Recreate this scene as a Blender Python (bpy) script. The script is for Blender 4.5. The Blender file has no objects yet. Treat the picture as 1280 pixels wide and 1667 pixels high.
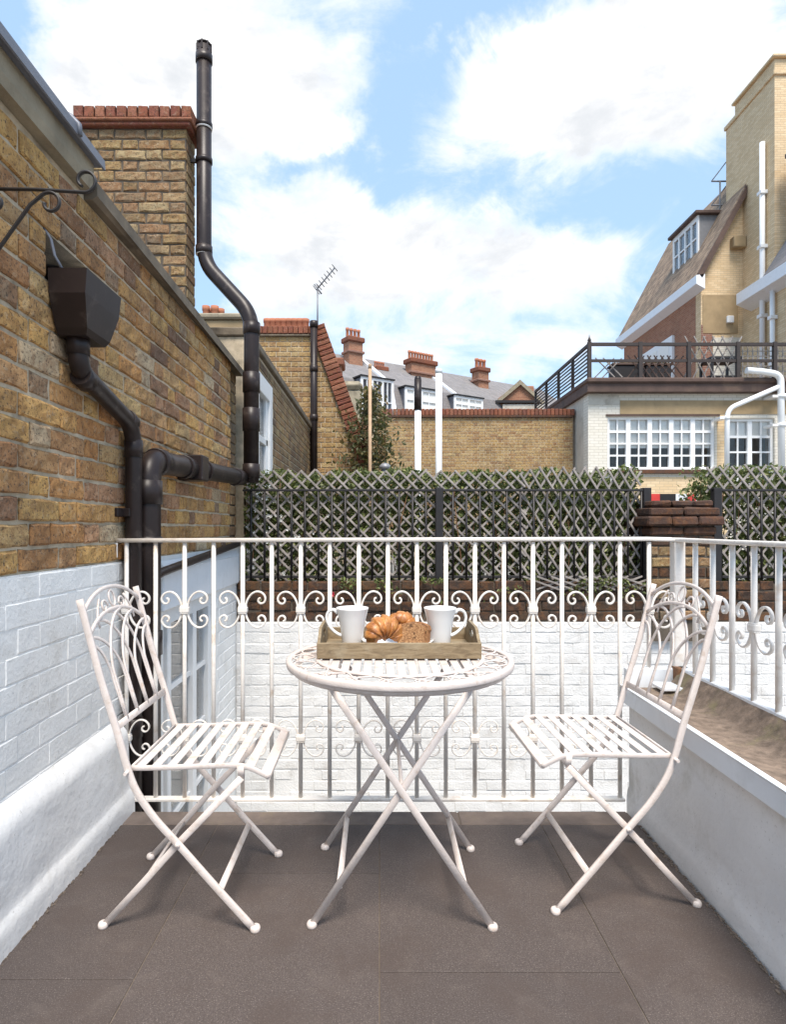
import bpy, math, random
from math import sin, cos, pi, radians, atan2, sqrt, hypot
from mathutils import Vector, Matrix, noise
random.seed(7)
S = bpy.context.scene
COL = S.collection

# ------------------------------------------------------------------ camera, sky, sun, exposure
F = 1000.0; CX, CY, EYE = 618.0, 860.0, 1.1          # focal length and vanishing point of the photograph, eye height
cam_d = bpy.data.cameras.new('camera'); cam = bpy.data.objects.new('camera', cam_d); COL.objects.link(cam)
cam.location = (0, 0, EYE); cam.rotation_euler = (pi/2, 0, 0)
cam_d.sensor_width = 36; cam_d.lens = 36*F/1667
cam_d.shift_x = (640-CX)/1667; cam_d.shift_y = (CY-833.5)/1667
cam_d.clip_start = .05; cam_d.clip_end = 2000
S.camera = cam

SUN_EL, SUN_AZ = 62, 171                               # degrees; azimuth clockwise from +Y
w = bpy.data.worlds.new('World'); S.world = w; w.use_nodes = True
nt = w.node_tree; nt.nodes.clear()
class G:
    """tiny node graph helper"""
    def __init__(s, t): s.t = t
    def n(s, kind, **kw):
        x = s.t.nodes.new(kind)
        for k, v in kw.items(): setattr(x, k, v)
        return x
    def l(s, a, b): s.t.links.new(a, b)
    def put(s, sock, v):
        if hasattr(v, 'is_output'): s.l(v, sock)
        else: sock.default_value = v
    def m(s, op, a, b=0.0, c=None, clamp=False):
        x = s.n('ShaderNodeMath', operation=op); x.use_clamp = clamp
        s.put(x.inputs[0], a); s.put(x.inputs[1], b)
        if c is not None: s.put(x.inputs[2], c)
        return x.outputs[0]
    def mix(s, f, a, b, mode='MIX'):
        x = s.n('ShaderNodeMix', data_type='RGBA', blend_type=mode)
        s.put(x.inputs[0], f); s.put(x.inputs[6], a); s.put(x.inputs[7], b)
        return x.outputs[2]
    def noise(s, vec, scale, detail=4, rough=.55, dist=0):
        x = s.n('ShaderNodeTexNoise'); x.inputs['Scale'].default_value = scale
        x.inputs['Detail'].default_value = detail; x.inputs['Roughness'].default_value = rough
        x.inputs['Distortion'].default_value = dist
        if vec is not None: s.l(vec, x.inputs['Vector'])
        return x
    def ramp(s, f, stops, interp='LINEAR'):
        x = s.n('ShaderNodeValToRGB'); x.color_ramp.interpolation = interp
        e = x.color_ramp.elements
        while len(e) < len(stops): e.new(.5)
        for i, (p, c) in enumerate(stops):
            e[i].position = p; e[i].color = (*c, 1) if len(c) == 3 else c
        s.l(f, x.inputs[0]); return x.outputs[0]
    def rng(s, v, a, b, c=0., d=1., smooth=False):
        x = s.n('ShaderNodeMapRange'); x.interpolation_type = 'SMOOTHSTEP' if smooth else 'LINEAR'
        s.put(x.inputs[0], v)
        for i, k in enumerate((a, b, c, d)): x.inputs[i+1].default_value = k
        return x.outputs[0]
g = G(nt)
sky = g.n('ShaderNodeTexSky', sky_type='NISHITA'); sky.sun_disc = False
sky.sun_elevation = radians(SUN_EL); sky.sun_rotation = radians(SUN_AZ)
sky.air_density = 1.0; sky.dust_density = 1.2; sky.ozone_density = 1.6
tc = g.n('ShaderNodeTexCoord'); D = tc.outputs['Generated']
wn = g.noise(D, 5.0, 6, .6)
wc = g.n('ShaderNodeVectorMath', operation='SUBTRACT'); g.l(wn.outputs['Color'], wc.inputs[0]); wc.inputs[1].default_value = (.5, .5, .5)
ws = g.n('ShaderNodeVectorMath', operation='SCALE'); g.l(wc.outputs[0], ws.inputs[0]); ws.inputs['Scale'].default_value = .20
wa = g.n('ShaderNodeVectorMath', operation='ADD'); g.l(D, wa.inputs[0]); g.l(ws.outputs[0], wa.inputs[1])
sp = g.n('ShaderNodeSeparateXYZ'); g.l(wa.outputs[0], sp.inputs[0])
az = g.m('ARCTAN2', sp.outputs[0], sp.outputs[1])
el = g.m('ARCSINE', sp.outputs[2], clamp=False)
def blob(px, py, rx, ry, amp):
    u, v = (px-CX)/F, (CY-py)/F
    a0 = math.atan(u); e0 = math.atan(v*cos(a0)); sa = rx/F*cos(a0)**2; se = ry/F*cos(e0)**2
    dx = g.m('DIVIDE', g.m('SUBTRACT', az, a0), sa); dy = g.m('DIVIDE', g.m('SUBTRACT', el, e0), se)
    q = g.m('ADD', g.m('MULTIPLY', dx, dx), g.m('MULTIPLY', dy, dy))
    return g.m('MULTIPLY', g.m('EXPONENT', g.m('MULTIPLY', q, -1.0)), amp)
CLOUDS = [(300, 90, 250, 130, .95), (470, 160, 150, 90, .5), (130, 170, 160, 130, .5), (930, 150, 240, 105, .95), (1120, 90, 200, 130, .7),
          (690, 420, 330, 75, .85), (560, 400, 160, 80, .4), (900, 490, 160, 60, .55), (560, 250, 80, 34, .55), (360, 260, 60, 40, .4),
          (870, 600, 90, 26, .5), (420, 480, 90, 60, .3), (610, 575, 110, 34, .5), (1000, 30, 200, 60, .5),
          (30, 20, 80, 50, -.75), (700, 40, 90, 46, -.6), (650, 230, 70, 90, -.45), (480, 285, 120, 25, -.3), (980, 340, 170, 60, -.35)]
tot = None
for c in CLOUDS:
    b = blob(*c); tot = b if tot is None else g.m('ADD', tot, b)
mp = g.n('ShaderNodeMapping'); mp.inputs['Scale'].default_value = (1, 1, 1.9); g.l(D, mp.inputs[0])
fb = g.noise(mp.outputs[0], 4.6, 10, .66, .5).outputs[0]
dens = g.m('ADD', tot, g.m('MULTIPLY', g.m('SUBTRACT', fb, .5), 1.9))
mask = g.rng(dens, .04, .82, 0, 1, True)
shade = g.noise(mp.outputs[0], 7.0, 7, .6, .2).outputs[0]
core = g.rng(dens, .25, .8, 0, 1, True)
cl = g.mix(g.m('MULTIPLY', core, g.rng(shade, .36, .70, 0, 1, True)), (5.6, 5.45, 5.3, 1), (3.6, 3.66, 3.74, 1))
blue = g.mix(.6, sky.outputs[0], (2.65, 3.9, 5.35, 1))
colr = g.mix(g.m('MULTIPLY', mask, .93), blue, cl)
bg = g.n('ShaderNodeBackground'); bg.inputs['Strength'].default_value = .10; g.l(colr, bg.inputs[0])
wo = g.n('ShaderNodeOutputWorld'); g.l(bg.outputs[0], wo.inputs[0])

sd = bpy.data.lights.new('sun', 'SUN'); sd.energy = 2.3; sd.angle = radians(22); sd.color = (1, .92, .82)
so = bpy.data.objects.new('sun', sd); COL.objects.link(so)
_d = Vector((sin(radians(SUN_AZ))*cos(radians(SUN_EL)), cos(radians(SUN_AZ))*cos(radians(SUN_EL)), sin(radians(SUN_EL))))
so.rotation_euler = (-_d).to_track_quat('-Z', 'Y').to_euler(); so.location = (0, 0, 30)
S.view_settings.view_transform = 'Standard'; S.view_settings.look = 'None'
S.view_settings.exposure = 1.27; S.view_settings.gamma = 1; S.view_settings.use_curve_mapping = False
S.render.engine = 'CYCLES'; S.cycles.max_bounces = 8; S.cycles.transparent_max_bounces = 12

# ------------------------------------------------------------------ helpers
def at(px, py, Y): return Vector(((px-CX)*Y/F, Y, EYE-(py-CY)*Y/F))
def atx(px, py, X):
    Y = X*F/(px-CX); return at(px, py, Y)
class MB:
    def __init__(s): s.v = []; s.f = []; s.sm = []
    def add(s, vs, fs, smooth=False):
        o = len(s.v); s.v += [tuple(v) for v in vs]
        for f in fs: s.f.append([i+o for i in f]); s.sm.append(smooth)
        return s
    def box(s, x0, x1, y0, y1, z0, z1):
        vs = [(x, y, z) for z in (z0, z1) for y in (y0, y1) for x in (x0, x1)]
        return s.add(vs, [(0,2,3,1), (4,5,7,6), (0,1,5,4), (2,6,7,3), (0,4,6,2), (1,3,7,5)])
    def cbox(s, x0, x1, y0, y1, z0, z1, c=.004):
        """box with chamfered edges (convex, 24 verts)"""
        vs = []; idx = {}
        X, Y, Z = (x0, x1), (y0, y1), (z0, z1)
        for i in (0, 1):
            for j in (0, 1):
                for k in (0, 1):
                    sx, sy, sz = (c, -c)[i], (c, -c)[j], (c, -c)[k]
                    p = (X[i], Y[j], Z[k])
                    for a, d in ((0, (0, sy, sz)), (1, (sx, 0, sz)), (2, (sx, sy, 0))):
                        idx[i, j, k, a] = len(vs); vs.append((p[0]+d[0], p[1]+d[1], p[2]+d[2]))
        q = lambda *t: [idx[u] for u in t]
        fs = []
        for a in (0, 1, 2):
            b, c2 = [x for x in (0, 1, 2) if x != a]
            for e in (0, 1):
                loop = []
                for u, v in ((0, 0), (1, 0), (1, 1), (0, 1)):
                    t = [0, 0, 0]; t[a] = e; t[b] = u; t[c2] = v; loop.append(idx[(*t, a)])
                fs.append(loop)
            for u in (0, 1):
                for v in (0, 1):
                    t0 = [0, 0, 0]; t0[a] = 0; t0[b] = u; t0[c2] = v
                    t1 = list(t0); t1[a] = 1
                    fs.append([idx[(*t0, b)], idx[(*t1, b)], idx[(*t1, c2)], idx[(*t0, c2)]])
        for i in (0, 1):
            for j in (0, 1):
                for k in (0, 1): fs.append([idx[i, j, k, a] for a in (0, 1, 2)])
        return s.add(vs, fs)
    def sweep(s, path, prof, n=None, scale=None, closed=False, caps=True, smooth=True):
        P = [Vector(p) for p in path]; N = len(P); m = len(prof); vs = []
        T = []
        for i in range(N):
            a = P[(i-1) % N] if (closed or i > 0) else P[i]; b = P[(i+1) % N] if (closed or i < N-1) else P[i]
            t = (b-a); T.append(t.normalized() if t.length > 1e-9 else Vector((0, 0, 1)))
        if n is not None: n = Vector(n).normalized()
        side = None
        for i in range(N):
            t = T[i]
            if n is not None:
                sd_ = n.cross(t)
                sd_ = sd_.normalized() if sd_.length > 1e-6 else Vector((1, 0, 0)); up = n
            else:
                if side is None:
                    h = Vector((0, 0, 1)) if abs(t.z) < .9 else Vector((1, 0, 0)); side = h.cross(t).normalized()
                side = (side - t*side.dot(t)).normalized(); sd_ = side; up = t.cross(sd_)
            k = scale[i] if scale else 1.0
            for a, b in prof: vs.append(P[i] + sd_*a*k + up*b*k)
        fs = []
        for i in range(N if closed else N-1):
            j = (i+1) % N
            for q in range(m):
                r = (q+1) % m; fs.append((i*m+q, i*m+r, j*m+r, j*m+q))
        s.add(vs, fs, smooth)
        if caps and not closed:
            o = len(s.v)-len(vs)
            s.f.append([o+q for q in range(m)][::-1]); s.sm.append(False)
            s.f.append([o+(N-1)*m+q for q in range(m)]); s.sm.append(False)
        return s
    def tube(s, path, r, n=8, **k): return s.sweep(path, circ(r, n), **k)
    def bar(s, a, b, w, t, n): return s.sweep([a, b], rrect(w, t), n=n, smooth=False)
    def lathe(s, prof, c=(0, 0, 0), n=24, smooth=True):
        vs = [(c[0]+r*cos(2*pi*i/n), c[1]+r*sin(2*pi*i/n), c[2]+z) for r, z in prof for i in range(n)]
        fs = [(k*n+i, k*n+(i+1) % n, (k+1)*n+(i+1) % n, (k+1)*n+i) for k in range(len(prof)-1) for i in range(n)]
        return s.add(vs, fs, smooth)
    def prism(s, poly, axis, a, b):
        """2-D polygon extruded along an axis: 'x' uses (y,z), 'y' uses (x,z), 'z' uses (x,y)"""
        f = {'x': lambda p, t: (t, p[0], p[1]), 'y': lambda p, t: (p[0], t, p[1]), 'z': lambda p, t: (p[0], p[1], t)}[axis]
        m = len(poly); vs = [f(p, a) for p in poly]+[f(p, b) for p in poly]
        return s.add(vs, [list(range(m))[::-1], list(range(m, 2*m))]+[(i, (i+1) % m, m+(i+1) % m, m+i) for i in range(m)])
    def xf(s, M):
        s.v = [tuple(M @ Vector(v)) for v in s.v]; return s
    def mesh(s, name, mat, org=(0, 0, 0)):
        me = bpy.data.meshes.new(name)
        ox, oy, oz = org
        me.from_pydata([(a-ox, b-oy, c-oz) for a, b, c in s.v], [], s.f)
        me.polygons.foreach_set('use_smooth', s.sm); me.validate()
        if mat: me.materials.append(mat)
        import bmesh
        bm = bmesh.new(); bm.from_mesh(me); bmesh.ops.recalc_face_normals(bm, faces=bm.faces[:]); bm.to_mesh(me); bm.free()
        return me
def circ(r, n=8): return [(r*cos(2*pi*i/n), r*sin(2*pi*i/n)) for i in range(n)]
def rrect(w, t, c=None):
    w, t = w/2, t/2; c = min(w, t)*.35 if c is None else c
    return [(w-c, -t), (w, -t+c), (w, t-c), (w-c, t), (-w+c, t), (-w, t-c), (-w, -t+c), (-w+c, -t)]
def smooth_path(pts, k=4):
    """Catmull-Rom through the points"""
    P = [Vector(p) for p in pts]; out = []
    for i in range(len(P)-1):
        a, b, c, d = P[max(i-1, 0)], P[i], P[i+1], P[min(i+2, len(P)-1)]
        for j in range(k):
            t = j/k; out.append(.5*((2*b)+(c-a)*t+(2*a-5*b+4*c-d)*t*t+(3*b-a-3*c+d)*t**3))
    return out+[P[-1]]
def fillet(pts, r, k=5):
    P = [Vector(p) for p in pts]; out = [P[0]]
    for i in range(1, len(P)-1):
        a, b, c = P[i-1], P[i], P[i+1]
        u = (a-b).normalized(); v = (c-b).normalized()
        d = min(r, (a-b).length*.45, (c-b).length*.45)
        p, q = b+u*d, b+v*d
        for j in range(k+1):
            t = j/k; out.append(p*(1-t)**2+b*2*t*(1-t)+q*t*t)
    return out+[P[-1]]
ORG = {}
def tag(o, label=None, cat=None, group=None, kind=None):
    for k, v in (('label', label), ('category', cat), ('group', group), ('kind', kind)):
        if v: o[k] = v
    return o
def thing(name, label, cat, loc=(0, 0, 0), group=None):
    o = bpy.data.objects.new(name, None); o.empty_display_size = .1; COL.objects.link(o)
    o.location = loc; ORG[o.name] = tuple(loc)
    return tag(o, label, cat, group)
def obj(name, mb, mat, parent=None, kind=None, label=None):
    org = ORG.get(parent.name, (0, 0, 0)) if parent else (0, 0, 0)
    o = bpy.data.objects.new(name, mb.mesh(name, mat, org)); COL.objects.link(o)
    if parent: o.parent = parent
    ORG[o.name] = org
    return tag(o, label, None, None, kind)
def inst(name, me, parent, loc, rot=(0, 0, 0), scale=(1, 1, 1)):
    o = bpy.data.objects.new(name, me); COL.objects.link(o); o.parent = parent
    g0 = ORG.get(parent.name, (0, 0, 0))
    o.location = (loc[0]-g0[0], loc[1]-g0[1], loc[2]-g0[2]); o.rotation_euler = rot; o.scale = scale
    return o
def copy_tree(o, parent=None):
    c = o.copy(); COL.objects.link(c)
    if parent: c.parent = parent
    for ch in [x for x in bpy.data.objects if x.parent == o]: copy_tree(ch, c)
    return c

# ------------------------------------------------------------------ materials
def principled(name):
    m = bpy.data.materials.new(name); m.use_nodes = True
    return m, G(m.node_tree), m.node_tree.nodes['Principled BSDF']
def rnd(g):
    """one random number per piece: per object and per loose island"""
    oi = g.n('ShaderNodeObjectInfo'); ge = g.n('ShaderNodeNewGeometry')
    return g.m('FRACT', g.m('ADD', oi.outputs['Random'], g.m('MULTIPLY', ge.outputs['Random Per Island'], 7.31)))
def coords(g, world=False):
    if world:
        return g.n('ShaderNodeNewGeometry').outputs['Position']
    return g.n('ShaderNodeTexCoord').outputs['Object']
def bump(g, b, h, strength, dist=.01):
    x = g.n('ShaderNodeBump'); x.inputs['Strength'].default_value = strength; x.inputs['Distance'].default_value = dist
    g.l(h, x.inputs['Height']); g.l(x.outputs[0], b.inputs['Normal'])
def mat_simple(name, col, rough=.5, metal=0, var=.12, scale=8., bstr=.15, bscale=60., spec=.5, world=True, dirt=None, dirt_amt=.5, dirt_scale=3., speck=0.):
    m, g, b = principled(name); P = coords(g, world)
    n1 = g.noise(P, scale, 6, .6).outputs[0]
    c0 = tuple(c*(1-var) for c in col)+(1,); c1 = tuple(min(1, c*(1+var)) for c in col)+(1,)
    c = g.mix(g.rng(n1, .3, .7), c0, c1)
    if dirt:
        n2 = g.noise(P, dirt_scale, 8, .65, .4).outputs[0]
        c = g.mix(g.m('MULTIPLY', g.rng(n2, .52, .72, 0, 1, True), dirt_amt), c, (*dirt, 1))
    if speck:
        n3 = g.noise(P, 95., 5, .7, .3).outputs[0]; n5 = g.noise(P, 6., 5, .6).outputs[0]
        c = g.mix(g.m('MULTIPLY', g.m('MULTIPLY', g.rng(n3, .60, .68, 0, 1), g.rng(n5, .42, .6, .15, 1)), speck), c, (.20, .17, .13, 1))
    g.l(c, b.inputs['Base Color']); b.inputs['Roughness'].default_value = rough; b.inputs['Metallic'].default_value = metal
    b.inputs['Specular IOR Level'].default_value = spec
    if bstr: bump(g, b, g.noise(P, bscale, 5, .6).outputs[0], bstr, .004)
    return m
def mat_brick(name, stops, soot=.35, bstr=.7, pale=.25, sootcol=(.06, .05, .045), fine=110.):
    """per-brick colour, mottling, pits and grain, in world coordinates"""
    m, g, b = principled(name); P = coords(g, True); r = rnd(g)
    c = g.ramp(r, stops)
    n1 = g.noise(P, 17., 6, .7, .5).outputs[0]; n2 = g.noise(P, fine, 5, .7).outputs[0]; n3 = g.noise(P, 2.2, 6, .6).outputs[0]
    n4 = g.noise(P, 38., 6, .7, .8).outputs[0]
    c = g.mix(g.m('MULTIPLY', g.rng(n1, .44, .60, 0, 1, True), .75), c, g.mix(.62, c, (.19, .078, .028, 1)))
    c = g.mix(g.m('MULTIPLY', g.rng(n4, .53, .66, 0, 1, True), pale*1.5), c, (.50, .42, .30, 1))
    c = g.mix(g.m('MULTIPLY', g.rng(n2, .46, .37, 0, 1), .85), c, (.06, .042, .033, 1))
    c = g.mix(g.m('MULTIPLY', g.rng(n3, .46, .64, 0, 1, True), soot), c, (*sootcol, 1))
    g.l(c, b.inputs['Base Color']); b.inputs['Roughness'].default_value = .9; b.inputs['Specular IOR Level'].default_value = .25
    h = g.m('ADD', g.m('MULTIPLY', n2, .35), g.m('MULTIPLY', n4, .7))
    bump(g, b, h, bstr, .010)
    return m
def mat_bricktex(name, c1, c2, mortar, bw=.225, rh=.075, dirt=.3, bstr=.4, dirtcol=(.12, .10, .075)):
    m, g, b = principled(name); P = coords(g, True)
    s = g.n('ShaderNodeSeparateXYZ'); g.l(P, s.inputs[0])
    cb = g.n('ShaderNodeCombineXYZ'); g.l(g.m('ADD', s.outputs[0], s.outputs[1]), cb.inputs[0]); g.l(s.outputs[2], cb.inputs[1])
    t = g.n('ShaderNodeTexBrick'); g.l(cb.outputs[0], t.inputs['Vector'])
    t.inputs['Scale'].default_value = 1; t.inputs['Brick Width'].default_value = bw; t.inputs['Row Height'].default_value = rh
    t.inputs['Mortar Size'].default_value = .006; t.inputs['Mortar Smooth'].default_value = .3; t.inputs['Bias'].default_value = 0
    t.inputs['Color1'].default_value = (*c1, 1); t.inputs['Color2'].default_value = (*c2, 1); t.inputs['Mortar'].default_value = (*mortar, 1)
    n1 = g.noise(P, 1.1, 7, .65).outputs[0]; n2 = g.noise(P, 9., 6, .7).outputs[0]
    c = g.mix(g.m('MULTIPLY', g.rng(n1, .45, .75, 0, 1, True), dirt), t.outputs[0], (*dirtcol, 1))
    c = g.mix(g.rng(n2, .3, .75, 0, .35), c, g.mix(.5, c, (.5, .4, .26, 1)))
    g.l(c, b.inputs['Base Color']); b.inputs['Roughness'].default_value = .9
    bump(g, b, g.m('ADD', g.m('MULTIPLY', t.outputs['Fac'], -1), g.m('MULTIPLY', n2, .4)), bstr, .01)
    return m
M = {}
STOCK = [(0, (.46, .26, .10)), (.14, (.58, .36, .13)), (.3, (.48, .23, .085)), (.45, (.60, .42, .19)), (.58, (.36, .18, .085)), (.7, (.64, .38, .13)), (.82, (.50, .28, .155)), (.92, (.20, .115, .07)), (1, (.66, .52, .33))]
M['stock'] = mat_brick('stock_brick', STOCK)
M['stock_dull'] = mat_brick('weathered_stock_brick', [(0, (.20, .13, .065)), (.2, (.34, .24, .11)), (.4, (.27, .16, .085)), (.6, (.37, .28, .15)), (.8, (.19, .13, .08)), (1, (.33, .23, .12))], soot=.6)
M['stock_far'] = mat_brick('yellow_stock_brick', [(0, (.36, .23, .10)), (.25, (.46, .31, .13)), (.5, (.30, .17, .08)), (.75, (.48, .35, .17)), (1, (.38, .24, .11))], soot=.25, fine=60.)
M['dark_brick'] = mat_brick('sooty_brick', [(0, (.034, .022, .017)), (.4, (.06, .036, .026)), (.7, (.044, .029, .021)), (1, (.09, .055, .032))], soot=.5, pale=.04)
M['red_brick'] = mat_brick('red_brick', [(0, (.22, .068, .04)), (.35, (.28, .10, .06)), (.65, (.19, .062, .042)), (1, (.33, .14, .085))], soot=.25, pale=.15)
M['brown_brick'] = mat_brick('brown_capping_brick', [(0, (.085, .042, .03)), (.5, (.058, .033, .025)), (1, (.115, .054, .036))], soot=.4, pale=.05)
M['mortar'] = mat_simple('lime_mortar', (.48, .395, .28), .95, var=.3, scale=14, bstr=.6, bscale=120, dirt=(.11, .085, .06), dirt_amt=.7, dirt_scale=4)
M['mortar_dark'] = mat_simple('dark_mortar', (.10, .08, .06), .95, var=.3, scale=14, bstr=.6, bscale=120)
M['white_wall'] = mat_simple('white_masonry_paint', (.84, .83, .80), .6, var=.05, scale=5, bstr=.7, bscale=70, dirt=(.56, .53, .47), dirt_amt=.45, dirt_scale=6, speck=.6)
M['white_rough'] = mat_simple('flaking_white_paint', (.72, .71, .69), .7, var=.08, scale=9, bstr=1.0, bscale=75, dirt=(.50, .47, .43), dirt_amt=.5, dirt_scale=6, speck=.75)
M['plinth'] = mat_simple('painted_render', (.81, .80, .78), .55, var=.06, scale=3, bstr=.9, bscale=26, dirt=(.50, .475, .42), dirt_amt=.55, dirt_scale=5, speck=.5)
M['parapet'] = mat_simple('grey_white_render', (.83, .81, .785), .55, var=.08, scale=3, bstr=.9, bscale=22, dirt=(.50, .47, .40), dirt_amt=.6, dirt_scale=4.5, speck=.5)
M['furn'] = mat_simple('cream_painted_metal', (.69, .612, .565), .36, var=.06, scale=25, bstr=.25, bscale=150, dirt=(.48, .36, .27), dirt_amt=.6, dirt_scale=30, world=False)
M['rail'] = mat_simple('rusting_white_paint', (.80, .75, .69), .45, var=.06, scale=16, bstr=.3, bscale=120, dirt=(.42, .26, .13), dirt_amt=.45, dirt_scale=13)
M['pvc'] = mat_simple('dark_brown_plastic', (.024, .016, .0145), .40, spec=.32, var=.2, scale=5, bstr=.06, bscale=60, dirt=(.10, .078, .066), dirt_amt=.6, dirt_scale=11)
M['iron'] = mat_simple('black_iron', (.016, .013, .013), .5, var=.2, scale=20, bstr=.1)
M['lead'] = mat_simple('lead_sheet', (.17, .18, .21), .5, metal=.2, var=.2, scale=5, bstr=.3, bscale=25)
M['stone'] = mat_simple('weathered_stone', (.30, .255, .18), .9, var=.25, scale=7, bstr=.6, bscale=60, dirt=(.10, .085, .065), dirt_amt=.7, dirt_scale=5)
M['coping'] = mat_simple('dirty_coping', (.17, .135, .095), .9, var=.3, scale=7, bstr=.6, bscale=60, dirt=(.07, .055, .04), dirt_amt=.7, dirt_scale=5)
M['felt'] = mat_simple('mossy_roof_felt', (.21, .155, .115), .95, var=.4, scale=38, bstr=.6, bscale=150, dirt=(.22, .195, .09), dirt_amt=.7, dirt_scale=7)
M['trim'] = mat_simple('white_gloss_trim', (.80, .82, .84), .4, var=.04, scale=6, bstr=.2, bscale=30, dirt=(.5, .5, .48), dirt_amt=.3, dirt_scale=6)
M['upvc'] = mat_simple('white_window_paint', (.80, .80, .79), .4, var=.03, scale=6, bstr=.05)
M['trellis'] = mat_simple('weathered_trellis_wood', (.29, .258, .235), .85, var=.3, scale=12, bstr=.3, bscale=80)
M['wood_pole'] = mat_simple('bare_timber', (.47, .32, .20), .8, var=.2, scale=9, bstr=.2)
M['ceramic'] = mat_simple('white_glazed_china', (.82, .81, .79), .16, var=.01, scale=4, bstr=0)
M['render_tan'] = mat_simple('tan_cement_render', (.36, .26, .145), .95, var=.18, scale=2, bstr=.4, bscale=25, dirt=(.17, .13, .08), dirt_amt=.5, dirt_scale=1.2)
M['render_pale'] = mat_simple('pale_dirty_render', (.52, .48, .41), .95, var=.15, scale=3, bstr=.4, bscale=25, dirt=(.24, .20, .15), dirt_amt=.6, dirt_scale=1.7)
M['rail_dark'] = mat_simple('dark_brown_ironwork', (.035, .024, .02), .6, var=.2, bstr=.1)
M['fascia_brown'] = mat_simple('brown_roof_edge', (.085, .05, .038), .7, var=.3, scale=3, bstr=.3, dirt=(.2, .13, .08), dirt_amt=.4, dirt_scale=2)
M['slate'] = mat_bricktex('grey_roof_slates', (.16, .155, .165), (.21, .20, .21), (.10, .10, .105), .30, .16, .3, .3, (.2, .19, .17))
M['clay'] = mat_bricktex('brown_clay_tiles', (.15, .10, .07), (.36, .25, .17), (.05, .035, .025), .19, .15, .4, 1.0)
M['yellow_tex'] = mat_bricktex('buff_tower_brick', (.64, .46, .26), (.76, .58, .36), (.47, .36, .24), .225, .075, .2, .5, (.30, .22, .12))
M['red_tex'] = mat_bricktex('orange_red_brickwork', (.27, .095, .05), (.37, .155, .085), (.34, .25, .18), .225, .075, .35, .4, (.13, .07, .045))
M['redder_tex'] = mat_bricktex('dark_red_brickwork', (.19, .075, .055), (.26, .10, .07), (.33, .27, .22), .225, .075, .2, .3)
M['whitebrick_tex'] = mat_bricktex('painted_brickwork', (.68, .64, .55), (.74, .70, .62), (.50, .46, .39), .225, .075, .2, .4, (.5, .45, .36))
M['pot'] = mat_simple('terracotta', (.42, .16, .085), .85, var=.2, scale=6, bstr=.2)
M['blind'] = mat_simple('roller_blind', (.84, .83, .78), .8, var=.03, bstr=0)
M['pane_backing'] = mat_simple('grey_pane_backing', (.30, .33, .35), .8, var=.06, bstr=0)  # grey backing colour that makes the light-well pane read grey
M['dark_room'] = mat_simple('dim_room', (.10, .075, .06), .9, var=.4, scale=2, bstr=0)  # dark colour stands in for the shade inside rooms
M['red_paint'] = mat_simple('red_plastic', (.62, .05, .04), .5, bstr=0)
M['ground'] = mat_simple('dirty_concrete', (.22, .20, .18), .95, var=.2, scale=2, bstr=.4)
M['deck'] = mat_simple('grey_roof_covering', (.20, .19, .17), .95, var=.2, scale=2, bstr=.4)
M['rust'] = mat_simple('rusty_iron', (.20, .10, .05), .9, var=.3, scale=30, bstr=.3)
M['grey_metal'] = mat_simple('galvanised_metal', (.24, .24, .25), .5, metal=.3, var=.1, bstr=.05)
def mat_glass():
    m, g, b = principled('window_glass'); t = m.node_tree
    t.nodes.remove(b); out = t.nodes['Material Output']
    tr = g.n('ShaderNodeBsdfTransparent'); tr.inputs[0].default_value = (1, 1, 1, 1)
    gl = g.n('ShaderNodeBsdfGlossy'); gl.inputs['Roughness'].default_value = .02
    fr = g.n('ShaderNodeFresnel'); fr.inputs[0].default_value = 1.5
    mx = g.n('ShaderNodeMixShader'); g.l(g.m('MULTIPLY', fr.outputs[0], .8, clamp=True), mx.inputs[0]); g.l(tr.outputs[0], mx.inputs[1]); g.l(gl.outputs[0], mx.inputs[2])
    g.l(mx.outputs[0], out.inputs[0]); return m
M['glass'] = mat_glass()
def mat_leaf(name, cs, tr=.25):
    m, g, b = principled(name); c = g.ramp(rnd(g), cs); g.l(c, b.inputs['Base Color'])
    b.inputs['Roughness'].default_value = .45; b.inputs['Specular IOR Level'].default_value = .5
    t = g.n('ShaderNodeBsdfTranslucent'); g.l(g.mix(.5, c, (.18, .24, .04, 1)), t.inputs[0])
    mx = g.n('ShaderNodeMixShader'); mx.inputs[0].default_value = tr
    g.l(b.outputs[0], mx.inputs[1]); g.l(t.outputs[0], mx.inputs[2]); g.l(mx.outputs[0], m.node_tree.nodes['Material Output'].inputs[0])
    return m
M['leaf'] = mat_leaf('hedge_leaves', [(0, (.05, .06, .018)), (.4, (.11, .135, .04)), (.75, (.18, .215, .065)), (1, (.32, .33, .13))])
M['leaf_brown'] = mat_leaf('shrub_leaves', [(0, (.05, .055, .02)), (.5, (.10, .10, .035)), (.8, (.16, .12, .05)), (1, (.22, .14, .06))])
M['petal'] = mat_leaf('white_petals', [(0, (.7, .7, .66)), (1, (.8, .8, .78))])
M['petal_red'] = mat_leaf('red_petals', [(0, (.6, .03, .06)), (1, (.5, .02, .05))])
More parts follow.
